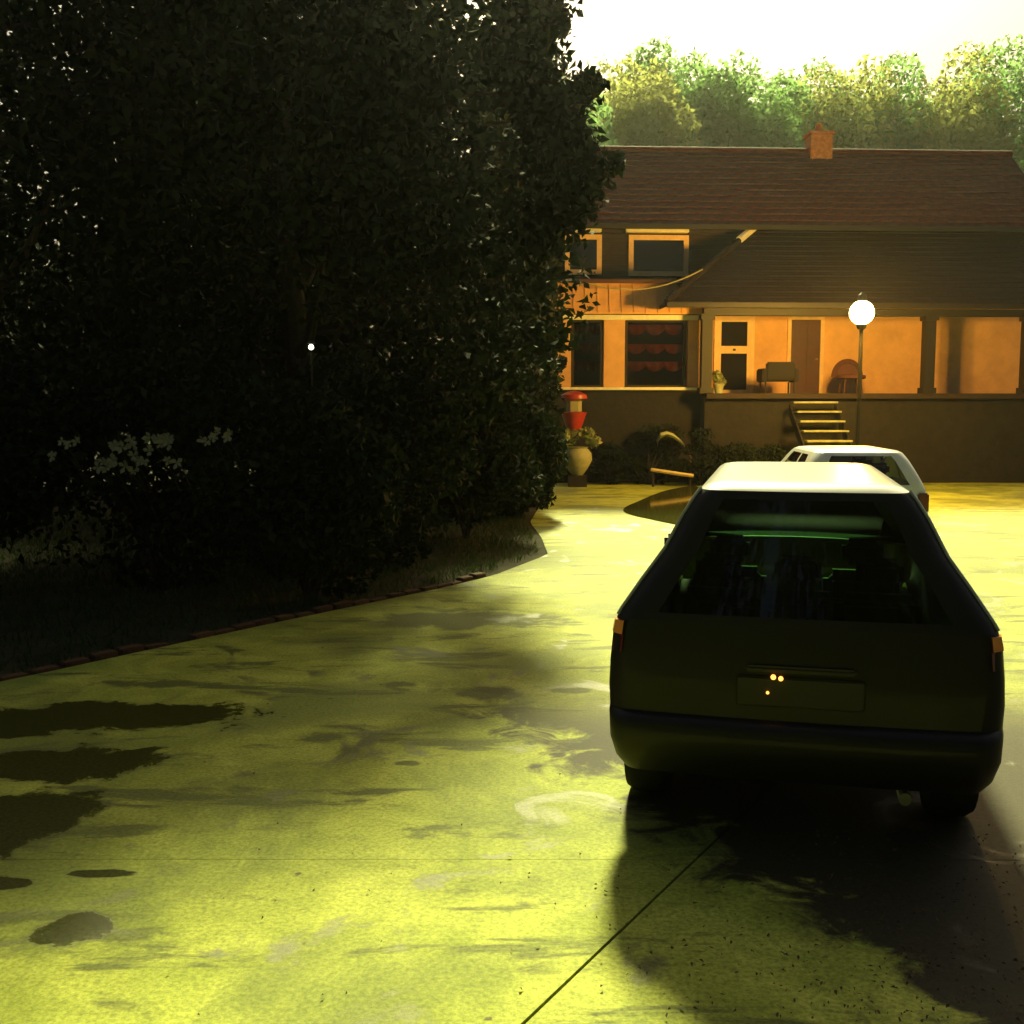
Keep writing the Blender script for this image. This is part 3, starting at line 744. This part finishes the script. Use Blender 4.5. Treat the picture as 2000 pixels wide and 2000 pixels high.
# porch chairs and plant
def armchair(loc, rz, label, m):
    r0 = empty("armchair", loc, rz); tag(r0, label, "chair")
    MB().box((-0.32, -0.32, 0.30), (0.32, 0.30, 0.46)).build("seat", m, r0, bevel=0.04)
    MB().box((-0.36, 0.24, 0.32), (0.36, 0.38, 0.78)).build("backrest", m, r0, bevel=0.04)
    for s_ in (-1, 1):
        MB().box((s_*0.40-0.06, -0.32, 0.28), (s_*0.40+0.06, 0.36, 0.62)).build("armrest", m, r0, bevel=0.03)
        for q in (-0.27, 0.30): MB().tube([(s_*0.36, q, 0), (s_*0.36, q, 0.29)], 0.025, 8).build("leg", M_POST, r0)
M_CHAIR = mat("dark_chair_fabric", (0.012, 0.008, 0.005), 0.85, bump=0.3, bscale=80)
armchair((X(1468, YP+0.7)-0.05, YP + 0.65, FL), R(180), "dark square backed armchair on the porch left of the red door", M_CHAIR)
def round_chair(loc, rz, label):
    r0 = empty("round_chair", loc, rz); tag(r0, label, "chair")
    m = mat("dark_red_wicker", (0.07, 0.018, 0.010), 0.8, var=0.3, scale=14, bump=0.5, bscale=60)
    n = 18; vs_, fs = [], []
    for i in range(n+1):
        a = math.pi * i / n
        for rr, yy in ((0.30, 0.20), (0.40, 0.30), (0.40, 0.35), (0.28, 0.27)): vs_.append((rr*math.cos(a), yy, 0.42 + rr*1.15*math.sin(a)))
    for i in range(n):
        for k in range(4): fs.append((i*4+k, i*4+(k+1) % 4, i*4+4+(k+1) % 4, i*4+4+k))
    MB().add(vs_, fs).build("back_rim", m, r0, smooth=True)
    fan = [(0.31*math.cos(math.pi*i/n), 0.25, 0.42 + 0.36*math.sin(math.pi*i/n)) for i in range(n+1)]
    MB().add(fan, [tuple(range(n+1))]).build("backrest", m, r0)
    MB().lathe([(0.30, 0.36), (0.36, 0.38), (0.36, 0.45), (0.28, 0.47)], n=22).build("seat", m, r0, smooth=True)
    for a in (45, 135, 225, 315):
        MB().tube([(0.26*math.cos(R(a)), 0.26*math.sin(R(a)), 0.37), (0.32*math.cos(R(a)), 0.32*math.sin(R(a)), 0)], 0.022, 7).build("leg", m, r0)
round_chair((X(1604, YP+0.6), YP + 0.6, FL), R(0), "dark red round backed wicker chair on the porch right of the red door")
pp = empty("potted_plant", (X(1356, YP+0.4), YP + 0.45, FL)); tag(pp, "small green potted plant on the porch beside the post", "plant")
M_POT = mat("pale_pot", (0.35, 0.34, 0.18), 0.7, var=0.2, scale=8)
MB().lathe([(0.09, 0), (0.13, 0.2), (0.145, 0.2), (0.145, 0.23), (0.11, 0.23), (0.10, 0.2)], n=16).build("pot", M_POT, pp, smooth=True)
P = crown_points((0, 0, 0.42), (0.18, 0.18, 0.26), 500, 8, 5, 0.5); link("foliage", leaf_mesh("foliage", P, 0.07, seed=5), L_PALE, pp)

# overhead cable
cb = MB(); pts = []
a, b = at(1120, 538, YS - 0.5), at(1326, 508, YS - 0.5)
for k in range(17):
    t = k/16; p = a.lerp(b, t); p.z -= 0.30*4*t*(1-t)*(1 if t < 1 else 0) * 0.9; pts.append(p)
pts = [at(760, 470, YS - 0.5)] + pts
cb.tube(pts, 0.016, 6)
tag(cb.build("overhead_cable", mat("pale_cable", (0.42, 0.36, 0.16), 0.6)), "thin sagging cable in front of the upper window", "cable")

# ------------------------------------------------------------------ garden bed in front of the house
YG = 27.0
M_RED = mat("red_glaze", (0.45, 0.035, 0.015), 0.35, var=0.25, scale=5, coat=0.3)
gl = empty("garden_lantern", (X(1083, YG), YG, 0)); tag(gl, "tall garden lantern with red cap, pale panes and red tapered base", "lantern")
z = lambda v: Z(v, YG)
MB().lathe([(0.05, 0), (0.05, z(815)), (0.07, z(815)+.01)], n=10).build("post", M_POST, gl)
MB().lathe([(0.14, z(815)), (0.22, z(800)), (0.30, z(782)), (0.33, z(778)), (0.20, z(777))], n=18).build("base", M_RED, gl, smooth=True)
MB().lathe([(0.19, z(776.5)), (0.19, z(757))], n=6).build("glass", mat("lantern_pane", (0.36, 0.33, 0.18), 0.4, var=0.2), gl)
MB().lathe([(0.18, z(756.5)), (0.33, z(752)), (0.31, z(745)), (0.16, z(739)), (0.02, z(737))], n=18).build("cap", M_RED, gl, smooth=True)

ur = empty("planter_urn", (X(1090, YG-0.4), YG - 0.4, 0)); tag(ur, "rounded pale urn with leafy plant at the foot of the lantern", "planter")
z2 = lambda v: Z(v, YG - 0.4)
MB().box((-0.22, -0.22, 0), (0.22, 0.22, z2(897))).build("plinth", M_BASE, ur)
MB().lathe([(0.13, z2(896.5)), (0.24, z2(885)), (0.36, z2(868)), (0.34, z2(855)), (0.24, z2(846)), (0.27, z2(843)), (0.22, z2(843))], n=20).build("urn", M_POT, ur, smooth=True)
P = crown_points((0, 0, z2(832)), (0.62, 0.4, 0.42), 420, 9, 15, 0.34); link("foliage", leaf_mesh("foliage", P, 0.17, seed=15), L_PALE, ur)

dl = empty("arching_plant", (X(1303, YG), YG, 0)); tag(dl, "plant with one big pale arching leaf right of the urn", "plant")
o_ = Vector(dl.location)
lpts = [at(u, v, YG) - o_ for u, v in ((1304, 900), (1303, 862), (1296, 846), (1285, 832), (1270, 820), (1258, 816), (1246, 819), (1240, 828), (1241, 838))]
MB().tube(lpts[:4], [0.03, 0.024, 0.02, 0.018], 7).build("stem", mat("reddish_stem", (0.22, 0.10, 0.04), 0.6), dl, smooth=True)
vs_, fs = [], []; ws = [0.02, 0.08, 0.10, 0.11, 0.13, 0.15, 0.05]
for p, w_ in zip(lpts[2:], ws):
    vs_ += [p + Vector((0, -w_*1.3, -w_*0.3)), p + Vector((0, 0, 0.03)), p + Vector((0, w_*1.3, -w_*0.3)), p + Vector((0, 0, -0.03 - w_*0.55))]
for i in range(len(ws)-1):
    for k in range(4): fs.append((i*4+k, i*4+(k+1) % 4, i*4+4+(k+1) % 4, i*4+4+k))
MB().add(vs_, fs).build("leaf", mat("pale_leaf_skin", (0.42, 0.46, 0.24), 0.45, var=0.2, scale=9), dl, smooth=True)

lr_ = empty("low_rail", at(1268, 915, YG - 0.6) * 1.0); lr_.location.z = 0; tag(lr_, "low pale timber rail on stakes beyond the dark car's roof corner", "rail")
o_ = Vector(lr_.location); a, b = at(1228, 886, YG-0.6) - o_, at(1308, 898, YG-0.6) - o_
M_PLANK = mat("pale_plank", (0.50, 0.40, 0.16), 0.8, var=0.25, scale=8, bump=0.3)
MB().tube([a, b], 0.05, 6).build("rail", M_PLANK, lr_)
for p in (a.lerp(b, 0.06), a.lerp(b, 0.93)): MB().tube([(p.x, p.y + 0.05, 0), (p.x, p.y + 0.05, p.z + 0.03)], 0.03, 6).build("stake", M_POST, lr_)
for i, (u, Y, rx, rz, lab) in enumerate([(1150, 27.3, 0.7, 0.55, "low dark shrub right of the urn"), (1225, 27.4, 0.8, 0.7, "dark shrub below the big sunroom window"), (1330, 26.9, 0.8, 0.65, "dark shrub in front of the porch post"), (1420, 26.6, 0.9, 0.6, "dark shrub left of the porch stairs")]):
    shrub("garden_bush", (X(u, Y), Y, 0), (rx, 0.45, rz), 2600, 0.10, L_HEDGE, lab, 90 + i, 12, "bush")

# ------------------------------------------------------------------ cars
M_TYRE = mat("tyre_rubber", (0.012, 0.012, 0.011), 0.85, spec=0.2)
M_RIM = mat("alloy_rim", (0.28, 0.28, 0.26), 0.35, metal=0.9)
M_BLACK = mat("black_plastic", (0.010, 0.010, 0.009), 0.55)
M_SEAT = mat("dark_seat", (0.016, 0.017, 0.014), 0.85, bump=0.2)
M_AMBER = mat("amber_lens", (0.75, 0.26, 0.04), 0.2, coat=0.5)
M_REDL = mat("red_lens", (0.12, 0.008, 0.006), 0.3, coat=0.5)
M_CLEAR = mat("clear_lens", (0.62, 0.60, 0.45), 0.2, coat=0.5)
def loop(w_, r_, f_, rc, rcf, nR, nC, nS, bow=0.0):
    """horizontal section of a car, counter clockwise from rear left; returns (x, y, segment, t)"""
    P = []
    def seg(tag_, n_, fn, last=False):
        for i in range(n_): t = i/n_; P.append((*fn(t), tag_, t))
    bo = lambda x: -bow*(1-(x/w_)**2)
    seg('rear', nR, lambda t: ((-w_+rc) + (2*w_-2*rc)*t, r_ + bo((-w_+rc) + (2*w_-2*rc)*t)))
    seg('rr', nC, lambda t: (w_-rc+rc*math.sin(t*math.pi/2), r_+rc-rc*math.cos(t*math.pi/2) + bo(w_-rc)*(1-t)))
    seg('right', nS, lambda t: (w_, r_+rc+(f_-rcf-r_-rc)*t))
    seg('fr', nC, lambda t: (w_-rcf+rcf*math.cos(t*math.pi/2), f_-rcf+rcf*math.sin(t*math.pi/2)))
    seg('front', nR, lambda t: ((w_-rcf) - (2*w_-2*rcf)*t, f_ - bo((w_-rcf) - (2*w_-2*rcf)*t)*1.5))
    seg('fl', nC, lambda t: (-w_+rcf-rcf*math.sin(t*math.pi/2), f_-rcf+rcf*math.cos(t*math.pi/2)))
    seg('left', nS, lambda t: (-w_, f_-rcf+(r_+rc-f_+rcf)*t))
    seg('rl', nC, lambda t: (-w_+rc-rc*math.cos(t*math.pi/2), r_+rc-rc*math.sin(t*math.pi/2) + bo(w_-rc)*t))
    return P
def car(name, loc, rz, label, P, paint, roof_m, glass):
    root = empty(name, loc, rz); tag(root, label, "car")
    nR, nC, nS = 16, 6, 44
    wy, wr = P['wheels'], P['wr']
    lv = P['lower']; zmin, ztop = lv[0][0], lv[-1][0]
    def zb(y, on):
        if not on: return zmin
        for c in wy:
            R_ = wr + 0.055
            if abs(y - c) < R_: return max(zmin, wr - 0.02 + math.sqrt(R_*R_ - (y-c)**2))
        return zmin
    def grid(levels, arches):
        rows = []
        for (z, w_, r_, f_, rc, rcf, bow) in levels:
            lp_ = loop(w_, r_, f_, rc, rcf, nR, nC, nS, bow); row = []
            for (x, y, tg, t) in lp_:
                zz = z
                if arches:
                    q = zb(y, tg in ('left', 'right')); zz = q + (z - zmin) * (ztop - q) / (ztop - zmin)
                row.append((x, y, zz))
            rows.append(row)
        tags = [(tg, t) for (_, _, tg, t) in lp_]
        return rows, tags
    def emit(faces, rows, nm, m, th=0.0):
        idx, vs_, fs = {}, [], []
        for q in faces:
            f = []
            for (i, j) in q:
                if (i, j) not in idx: idx[(i, j)] = len(vs_); vs_.append(rows[i][j])
                f.append(idx[(i, j)])
            fs.append(tuple(f))
        me = bpy.data.meshes.new(nm); me.from_pydata(vs_, [], fs); me.update()
        me.polygons.foreach_set('use_smooth', [True]*len(fs)); me.set_sharp_from_angle(angle=R(50))
        return link(nm, me, m, root)
    rows, tags = grid(lv, True); N = len(tags)
    emit([((i, j), (i, (j+1) % N), (i+1, (j+1) % N), (i+1, j)) for i in range(len(rows)-1) for j in range(N)], rows, "body", paint)
    gv = P['green']; rows, tags = grid(gv, False); N = len(tags)
    out = {}
    g0, g1 = P['glass_rows']; nl = len(gv)
    pil = P['pillars']
    for i in range(nl-1):
        for j in range(N):
            tg, t = tags[j]; key = 'frame'
            if i >= P['roof_row']: key = 'roof'
            elif g0 <= i < g1:
                if tg == 'rear' and 1 <= round(t*nR) < nR-1: key = 'rear_window'
                elif tg == 'front': key = 'windscreen'
                elif tg in ('left', 'right'):
                    q = t if tg == 'right' else 1-t-1/nS
                    k = [n_ for n_, (a, b) in enumerate(pil) if a <= q < b]
                    if k: key = ('side_window', tg, k[0])
            out.setdefault(key, []).append(((i, j), (i, (j+1) % N), (i+1, (j+1) % N), (i+1, j)))
    rf = out.get('roof', [])
    for key, fc in out.items():
        if key == 'frame': emit(fc, rows, "window_frame", paint)
        elif key == 'roof': ro = emit(fc, rows, "roof", roof_m)
        elif key in ('rear_window', 'windscreen'): emit(fc, rows, key, glass)
        else: emit(fc, rows, "side_window", glass)
    # close the roof
    last = rows[-1]; mb = MB(); mb.add(last, [tuple(range(len(last)))])
    cap = mb.build("roof_skin", roof_m, root)
    # bonnet / load deck at belt level and underbody
    bz = P['belt']; lw = lv[-1]
    mb = MB(); 
    mb.box((-lw[1]+0.12, lw[2]+0.12, zmin+0.02), (lw[1]-0.12, lw[3]-0.12, zmin+0.12))
    mb.build("underbody", M_BLACK, root)
    y0, y1 = gv[0][3]-0.06, lw[3]
    if y1 > y0 + 0.2:
        vs_, fs = [], []; n_ = 10
        for i in range(n_+1):
            t = i/n_; yy = y0 + (y1 - 0.03 - y0)*t; ww = lw[1] - 0.015 - 0.10*t**3
            for k in range(7):
                s_ = -1 + 2*k/6; vs_.append((ww*s_, yy, bz + 0.035*(1-s_*s_) + 0.01 - 0.06*t**2))
        for i in range(n_):
            for k in range(6): fs.append((i*7+k, i*7+k+1, i*7+k+8, i*7+k+7))
        MB().add(vs_, fs).build("bonnet", paint, root, smooth=True)
    # wheels
    for c in wy:
        for s_ in (-1, 1):
            xx = s_*(lw[1] - 0.125)
            pr = [(wr*0.62, -0.11), (wr*0.94, -0.115), (wr, -0.08), (wr, 0.08), (wr*0.94, 0.115), (wr*0.62, 0.11)]
            wo_ = MB().lathe(pr, n=30, axis='x').build("wheel", M_TYRE, root, smooth=True); wo_.location = (xx, c, wr)
            sp = MB().lathe([(wr*0.62, -0.02), (wr*0.64, 0.112), (wr*0.58, 0.112), (wr*0.55, 0.02)], n=30, axis='x').lathe([(0.001, 0.0), (0.06, 0.0), (0.06, 0.09), (0.03, 0.1)], n=14, axis='x')
            for q in range(6):
                a = q*math.pi/3; ca, sa = math.cos(a), math.sin(a)
                sp.tube([(0.07, 0.05*ca, 0.05*sa), (0.085, wr*0.6*ca, wr*0.6*sa)], [0.035, 0.028], 5)
            ri = sp.build("rim", M_RIM, wo_, smooth=True)
            if s_ < 0: ri.rotation_euler = (0, 0, math.pi)
    # seats
    for (sx, sy) in P['seats']:
        s_ = MB().box((sx-0.24, sy-0.25, 0.45), (sx+0.24, sy+0.25, 0.62)).build("seat", M_SEAT, root, bevel=0.05)
        b_ = MB().box((-0.24, -0.07, 0), (0.24, 0.07, 0.42)).build("seat_back", M_SEAT, s_, bevel=0.06, seg=3); b_.location = (sx, sy-0.25, 0.6); b_.rotation_euler = (R(10), 0, 0)
        h_ = MB().box((-0.13, -0.05, 0.45), (0.13, 0.05, 0.62)).build("headrest", M_SEAT, s_, bevel=0.045, seg=3); h_.location = (sx, sy-0.25, 0.6); h_.rotation_euler = (R(10), 0, 0)
    return root

M_SUV = mat("charcoal_paint", (0.0025, 0.0027, 0.0024), 0.55, metal=0.0, spec=0.3, coat=0.12, var=0.15, scale=2)
M_ROOF_SKYLIT = mat("sky_bright_roof", (0.74, 0.74, 0.66), 0.28, metal=0.0, coat=0.6, var=0.06, scale=4)  # roof coloured pale in place of the sky light reflected on it
G_TINT = glass_mat("tinted_glass", (0.32, 0.62, 0.34))
SUV = dict(
    lower=[  # z, half width, rear y, front y, rear corner r, front corner r, bow
        (0.30, 0.86, 0.02, 4.45, 0.10, 0.25, 0.02), (0.36, 0.90, -0.05, 4.52, 0.14, 0.3, 0.03), (0.46, 0.925, -0.09, 4.55, 0.14, 0.3, 0.04),
        (0.56, 0.93, -0.09, 4.55, 0.14, 0.3, 0.04), (0.585, 0.932, -0.07, 4.54, 0.13, 0.3, 0.04), (0.60, 0.935, -0.02, 4.50, 0.12, 0.3, 0.04),
        (0.70, 0.94, -0.01, 4.46, 0.11, 0.3, 0.04), (0.82, 0.935, 0.0, 4.42, 0.10, 0.3, 0.04), (0.94, 0.925, 0.015, 4.38, 0.10, 0.3, 0.04), (1.02, 0.905, 0.03, 4.33, 0.10, 0.28, 0.04)],
    green=[(1.02, 0.905, 0.03, 3.35, 0.10, 0.12, 0.04), (1.06, 0.885, 0.04, 3.28, 0.10, 0.12, 0.04), (1.20, 0.785, 0.09, 3.06, 0.10, 0.12, 0.04),
        (1.34, 0.68, 0.135, 2.84, 0.10, 0.12, 0.04), (1.50, 0.595, 0.18, 2.66, 0.10, 0.12, 0.04), (1.585, 0.54, 0.205, 2.54, 0.10, 0.12, 0.04),
        (1.622, 0.51, 0.222, 2.46, 0.11, 0.12, 0.04), (1.643, 0.475, 0.25, 2.38, 0.11, 0.12, 0.035), (1.654, 0.43, 0.30, 2.28, 0.11, 0.12, 0.03), (1.658, 0.36, 0.38, 2.1, 0.11, 0.12, 0.02), (1.66, 0.30, 0.5, 1.9, 0.1, 0.1, 0.01)],
    glass_rows=(1, 5), roof_row=6, pillars=[(0.05, 0.28), (0.32, 0.58), (0.62, 0.90)], belt=1.02, wheels=(0.66, 3.5), wr=0.345,
    seats=[(-0.42, 2.35), (0.42, 2.35), (-0.45, 1.45), (0.45, 1.45), (0.0, 1.45)])
SL = gnd(1160, 1548)
yaw = -R(13.5)
sx0, sy0 = 0.455, 5.14
org = Vector((sx0, sy0, 0)) + Vector((math.cos(yaw)*0.89, math.sin(yaw)*0.89, 0))
suv = car("parked_car", org, yaw, "dark car with roof coloured sky-bright, parked close by, seen from behind", SUV, M_SUV, M_ROOF_SKYLIT, G_TINT)
suv.scale = (0.95, 0.95, 1.01)
for s_ in (-1, 1):
    def lens(nm, m, za, zb2):
        MB().add([(s_*0.865, -0.000, za), (s_*0.918, 0.05, za), (s_*0.930, 0.12, za), (s_*0.858, 0.006, zb2), (s_*0.906, 0.058, zb2), (s_*0.918, 0.125, zb2), (s_*0.86, 0.12, za), (s_*0.855, 0.13, zb2)],
                 [(0,1,4,3),(1,2,5,4),(0,6,2,1),(3,4,5,7),(0,3,7,6),(2,6,7,5)]).build(nm, m, suv)
    lens("tail_light", M_REDL, 0.865, 0.945); lens("turn_signal", M_AMBER, 0.95, 1.01); lens("reversing_light", M_CLEAR, 0.81, 0.86)
for s_ in (-1, 1):   # pale tubes added as the sky highlight along the rear pillars
    tp = [(s_*(w_ - 0.008), r_ + 0.055, z_) for (z_, w_, r_) in ((1.03, 0.905, 0.03), (1.06, 0.888, 0.04), (1.20, 0.79, 0.09), (1.34, 0.685, 0.135), (1.50, 0.60, 0.18), (1.585, 0.545, 0.205), (1.63, 0.512, 0.225))]
    MB().tube(tp, 0.009, 6).build("pillar_highlight", mat("highlight_grey", (0.45, 0.48, 0.46), 0.35, metal=0.6), suv, smooth=True)
# tailgate details
MB().box((-0.30, -0.062, 0.66), (0.30, -0.045, 0.80)).build("plate_recess", M_BLACK, suv, bevel=0.01)
MB().box((-0.26, -0.066, 0.82), (0.26, -0.03, 0.85)).build("tailgate_handle", M_BLACK, suv, bevel=0.012)
M_AMBER_DOT = mat("glowing_amber", (1, 0.6, 0.2), 0.4, emit=(1.0, 0.36, 0.06), estr=1.7)  # small amber dots given emission on the tailgate
for (x, zz, q) in ((-0.125, 0.803, 0.012), (-0.09, 0.798, 0.011), (-0.15, 0.73, 0.007)):
    MB().lathe([(q*math.sin(math.pi*k/8)+0.0005, -q*math.cos(math.pi*k/8)) for k in range(9)], n=12).build("amber_dot", M_AMBER_DOT, suv, smooth=True).location = (x, -0.072, zz)
MB().tube([(-0.55, 0.15, 1.10), (-0.1, 0.12, 1.07)], 0.008, 5).tube([(0.0, 0.02, 1.04), (0.1, 0.07, 1.15), (0.52, 0.07, 1.13)], 0.007, 5).build("rear_wiper", M_BLACK, suv)
MB().tube([(0.5, 0.0, 0.26), (0.5, 0.5, 0.28)], 0.03, 10).build("exhaust_pipe", M_RIM, suv)
for s_ in (-1, 1):
    MB().box((-0.06, -0.05, -0.05), (0.06, 0.05, 0.06)).build("wing_mirror", M_SUV, suv, bevel=0.03).location = (s_*0.905, 3.15, 1.02)

M_WCAR = mat("white_car_paint", (0.76, 0.75, 0.66), 0.3, coat=0.6, var=0.04)
HB = dict(
    lower=[(0.20, 0.78, 0.03, 3.72, 0.1, 0.25, 0.02), (0.30, 0.82, -0.03, 3.78, 0.16, 0.3, 0.03), (0.48, 0.835, -0.04, 3.80, 0.16, 0.3, 0.04), (0.52, 0.84, 0.0, 3.78, 0.14, 0.3, 0.04),
           (0.70, 0.84, 0.02, 3.72, 0.12, 0.3, 0.04), (0.86, 0.82, 0.05, 3.64, 0.12, 0.3, 0.04), (0.92, 0.80, 0.07, 3.58, 0.12, 0.28, 0.04)],
    green=[(0.92, 0.80, 0.07, 2.85, 0.12, 0.12, 0.04), (0.96, 0.79, 0.09, 2.78, 0.13, 0.12, 0.04), (1.12, 0.725, 0.19, 2.5, 0.15, 0.12, 0.04), (1.26, 0.66, 0.29, 2.26, 0.16, 0.12, 0.04),
           (1.33, 0.62, 0.35, 2.14, 0.17, 0.12, 0.04), (1.37, 0.59, 0.39, 2.06, 0.17, 0.12, 0.035), (1.395, 0.54, 0.46, 1.96, 0.16, 0.12, 0.03), (1.41, 0.45, 0.56, 1.8, 0.14, 0.12, 0.02), (1.415, 0.32, 0.7, 1.6, 0.1, 0.1, 0.01)],
    glass_rows=(1, 4), roof_row=5, pillars=[(0.12, 0.40), (0.45, 0.85)], belt=0.92, wheels=(0.72, 3.05), wr=0.29,
    seats=[(-0.36, 1.9), (0.36, 1.9), (-0.36, 1.1), (0.36, 1.1)])
G_CAR2 = glass_mat("car_glass", (0.35, 0.38, 0.33))
WY = 14.4
wcx = X(1640, WY)
wcar = car("parked_car", (wcx, WY, 0), -R(4), "white hatchback parked ahead, its roof and pillar showing above the dark car", HB, M_WCAR, M_WCAR, G_CAR2)
for s_ in (-1, 1):
    MB().box((-0.07, -0.05, 0), (0.07, 0.06, 0.26)).build("tail_light", M_REDL, wcar, bevel=0.02).location = (s_*0.74, 0.03, 0.60)
MB().box((-0.26, -0.075, 0.56), (0.26, -0.035, 0.67)).build("licence_plate", mat("plain_plate", (0.6, 0.6, 0.5), 0.5), wcar, bevel=0.005)

# ------------------------------------------------------------------ leaf litter and small lamp
lit = []; rnd = random.Random(21)
while len(lit) < 650:
    u, v = rnd.uniform(1060, 1932), rnd.uniform(1560, 1932)
    if rnd.random() < ((u - 1100) / 800) * (0.4 + 0.6*math.sin(u*0.013 + v*0.03)**2):
        p = gnd(u, v); lit.append((p.x, p.y, 0.008))
for k in range(500):
    p = gnd(rnd.uniform(300, 1300), rnd.uniform(1200, 1932)); lit.append((p.x, p.y, 0.008)) if rnd.random() < .12 else None
n = len(lit); vs_, fs = [], []
for (x, y, z_) in lit:
    a = rnd.uniform(0, 6.28); s_ = rnd.uniform(0.004, 0.012); ca, sa = math.cos(a)*s_, math.sin(a)*s_; i = len(vs_)
    vs_ += [(x-ca, y-sa, z_), (x-sa*.5, y+ca*.5, z_+rnd.uniform(0, .012)), (x+ca, y+sa, z_+rnd.uniform(0, .008)), (x+sa*.5, y-ca*.5, z_+rnd.uniform(0, .012))]; fs.append((i, i+1, i+2, i+3))
o = MB().add(vs_, fs).build("leaf_litter", mat("dead_leaf", (0.09, 0.045, 0.02), 0.85, var=0.5, scale=3))
tag(o, "scattered brown dead leaves and debris on the pad behind the dark car", "leaf litter", kind="stuff")

lb = at(587, 655, 12.0); gr = Vector((lb.x, lb.y, 0))
lm_ = empty("garden_lamp", gr); tag(lm_, "tiny lit lamp on a post amid the black foliage", "lamp")
MB().tube([(0, 0, 0), (0, 0, lb.z - 0.05)], 0.009, 7).build("post", M_POST, lm_)
MB().lathe([(0.028*math.sin(math.pi*k/8)+0.0005, -0.028*math.cos(math.pi*k/8)) for k in range(9)], n=12).build("bulb", mat("lit_bulb", (1, .95, .8), 0.4, emit=(1.0, 0.93, 0.6), estr=6.0), lm_, smooth=True).location = (0, 0, lb.z)
MB().lathe([(0.05, 0.035), (0.03, 0.06), (0.005, 0.07)], n=12).build("cap", M_POST, lm_).location = (0, 0, lb.z)

# ------------------------------------------------------------------ haze
hz = MB().box((-70, -25, -1.1), (70, 125, 42)).build("haze", None)
hm = bpy.data.materials.new("haze"); hm.use_nodes = True; hn = hm.node_tree; hn.nodes.clear()
ho = hn.nodes.new("ShaderNodeOutputMaterial"); pv = hn.nodes.new("ShaderNodeVolumePrincipled")
pv.inputs["Color"].default_value = (0.92, 0.93, 0.80, 1); pv.inputs["Density"].default_value = 0.00026; pv.inputs["Anisotropy"].default_value = 0.75
hn.links.new(pv.outputs[0], ho.inputs["Volume"]); hz.data.materials.append(hm)
tag(hz, "thin pale mist over the driveway and the trees", "haze", kind="stuff")
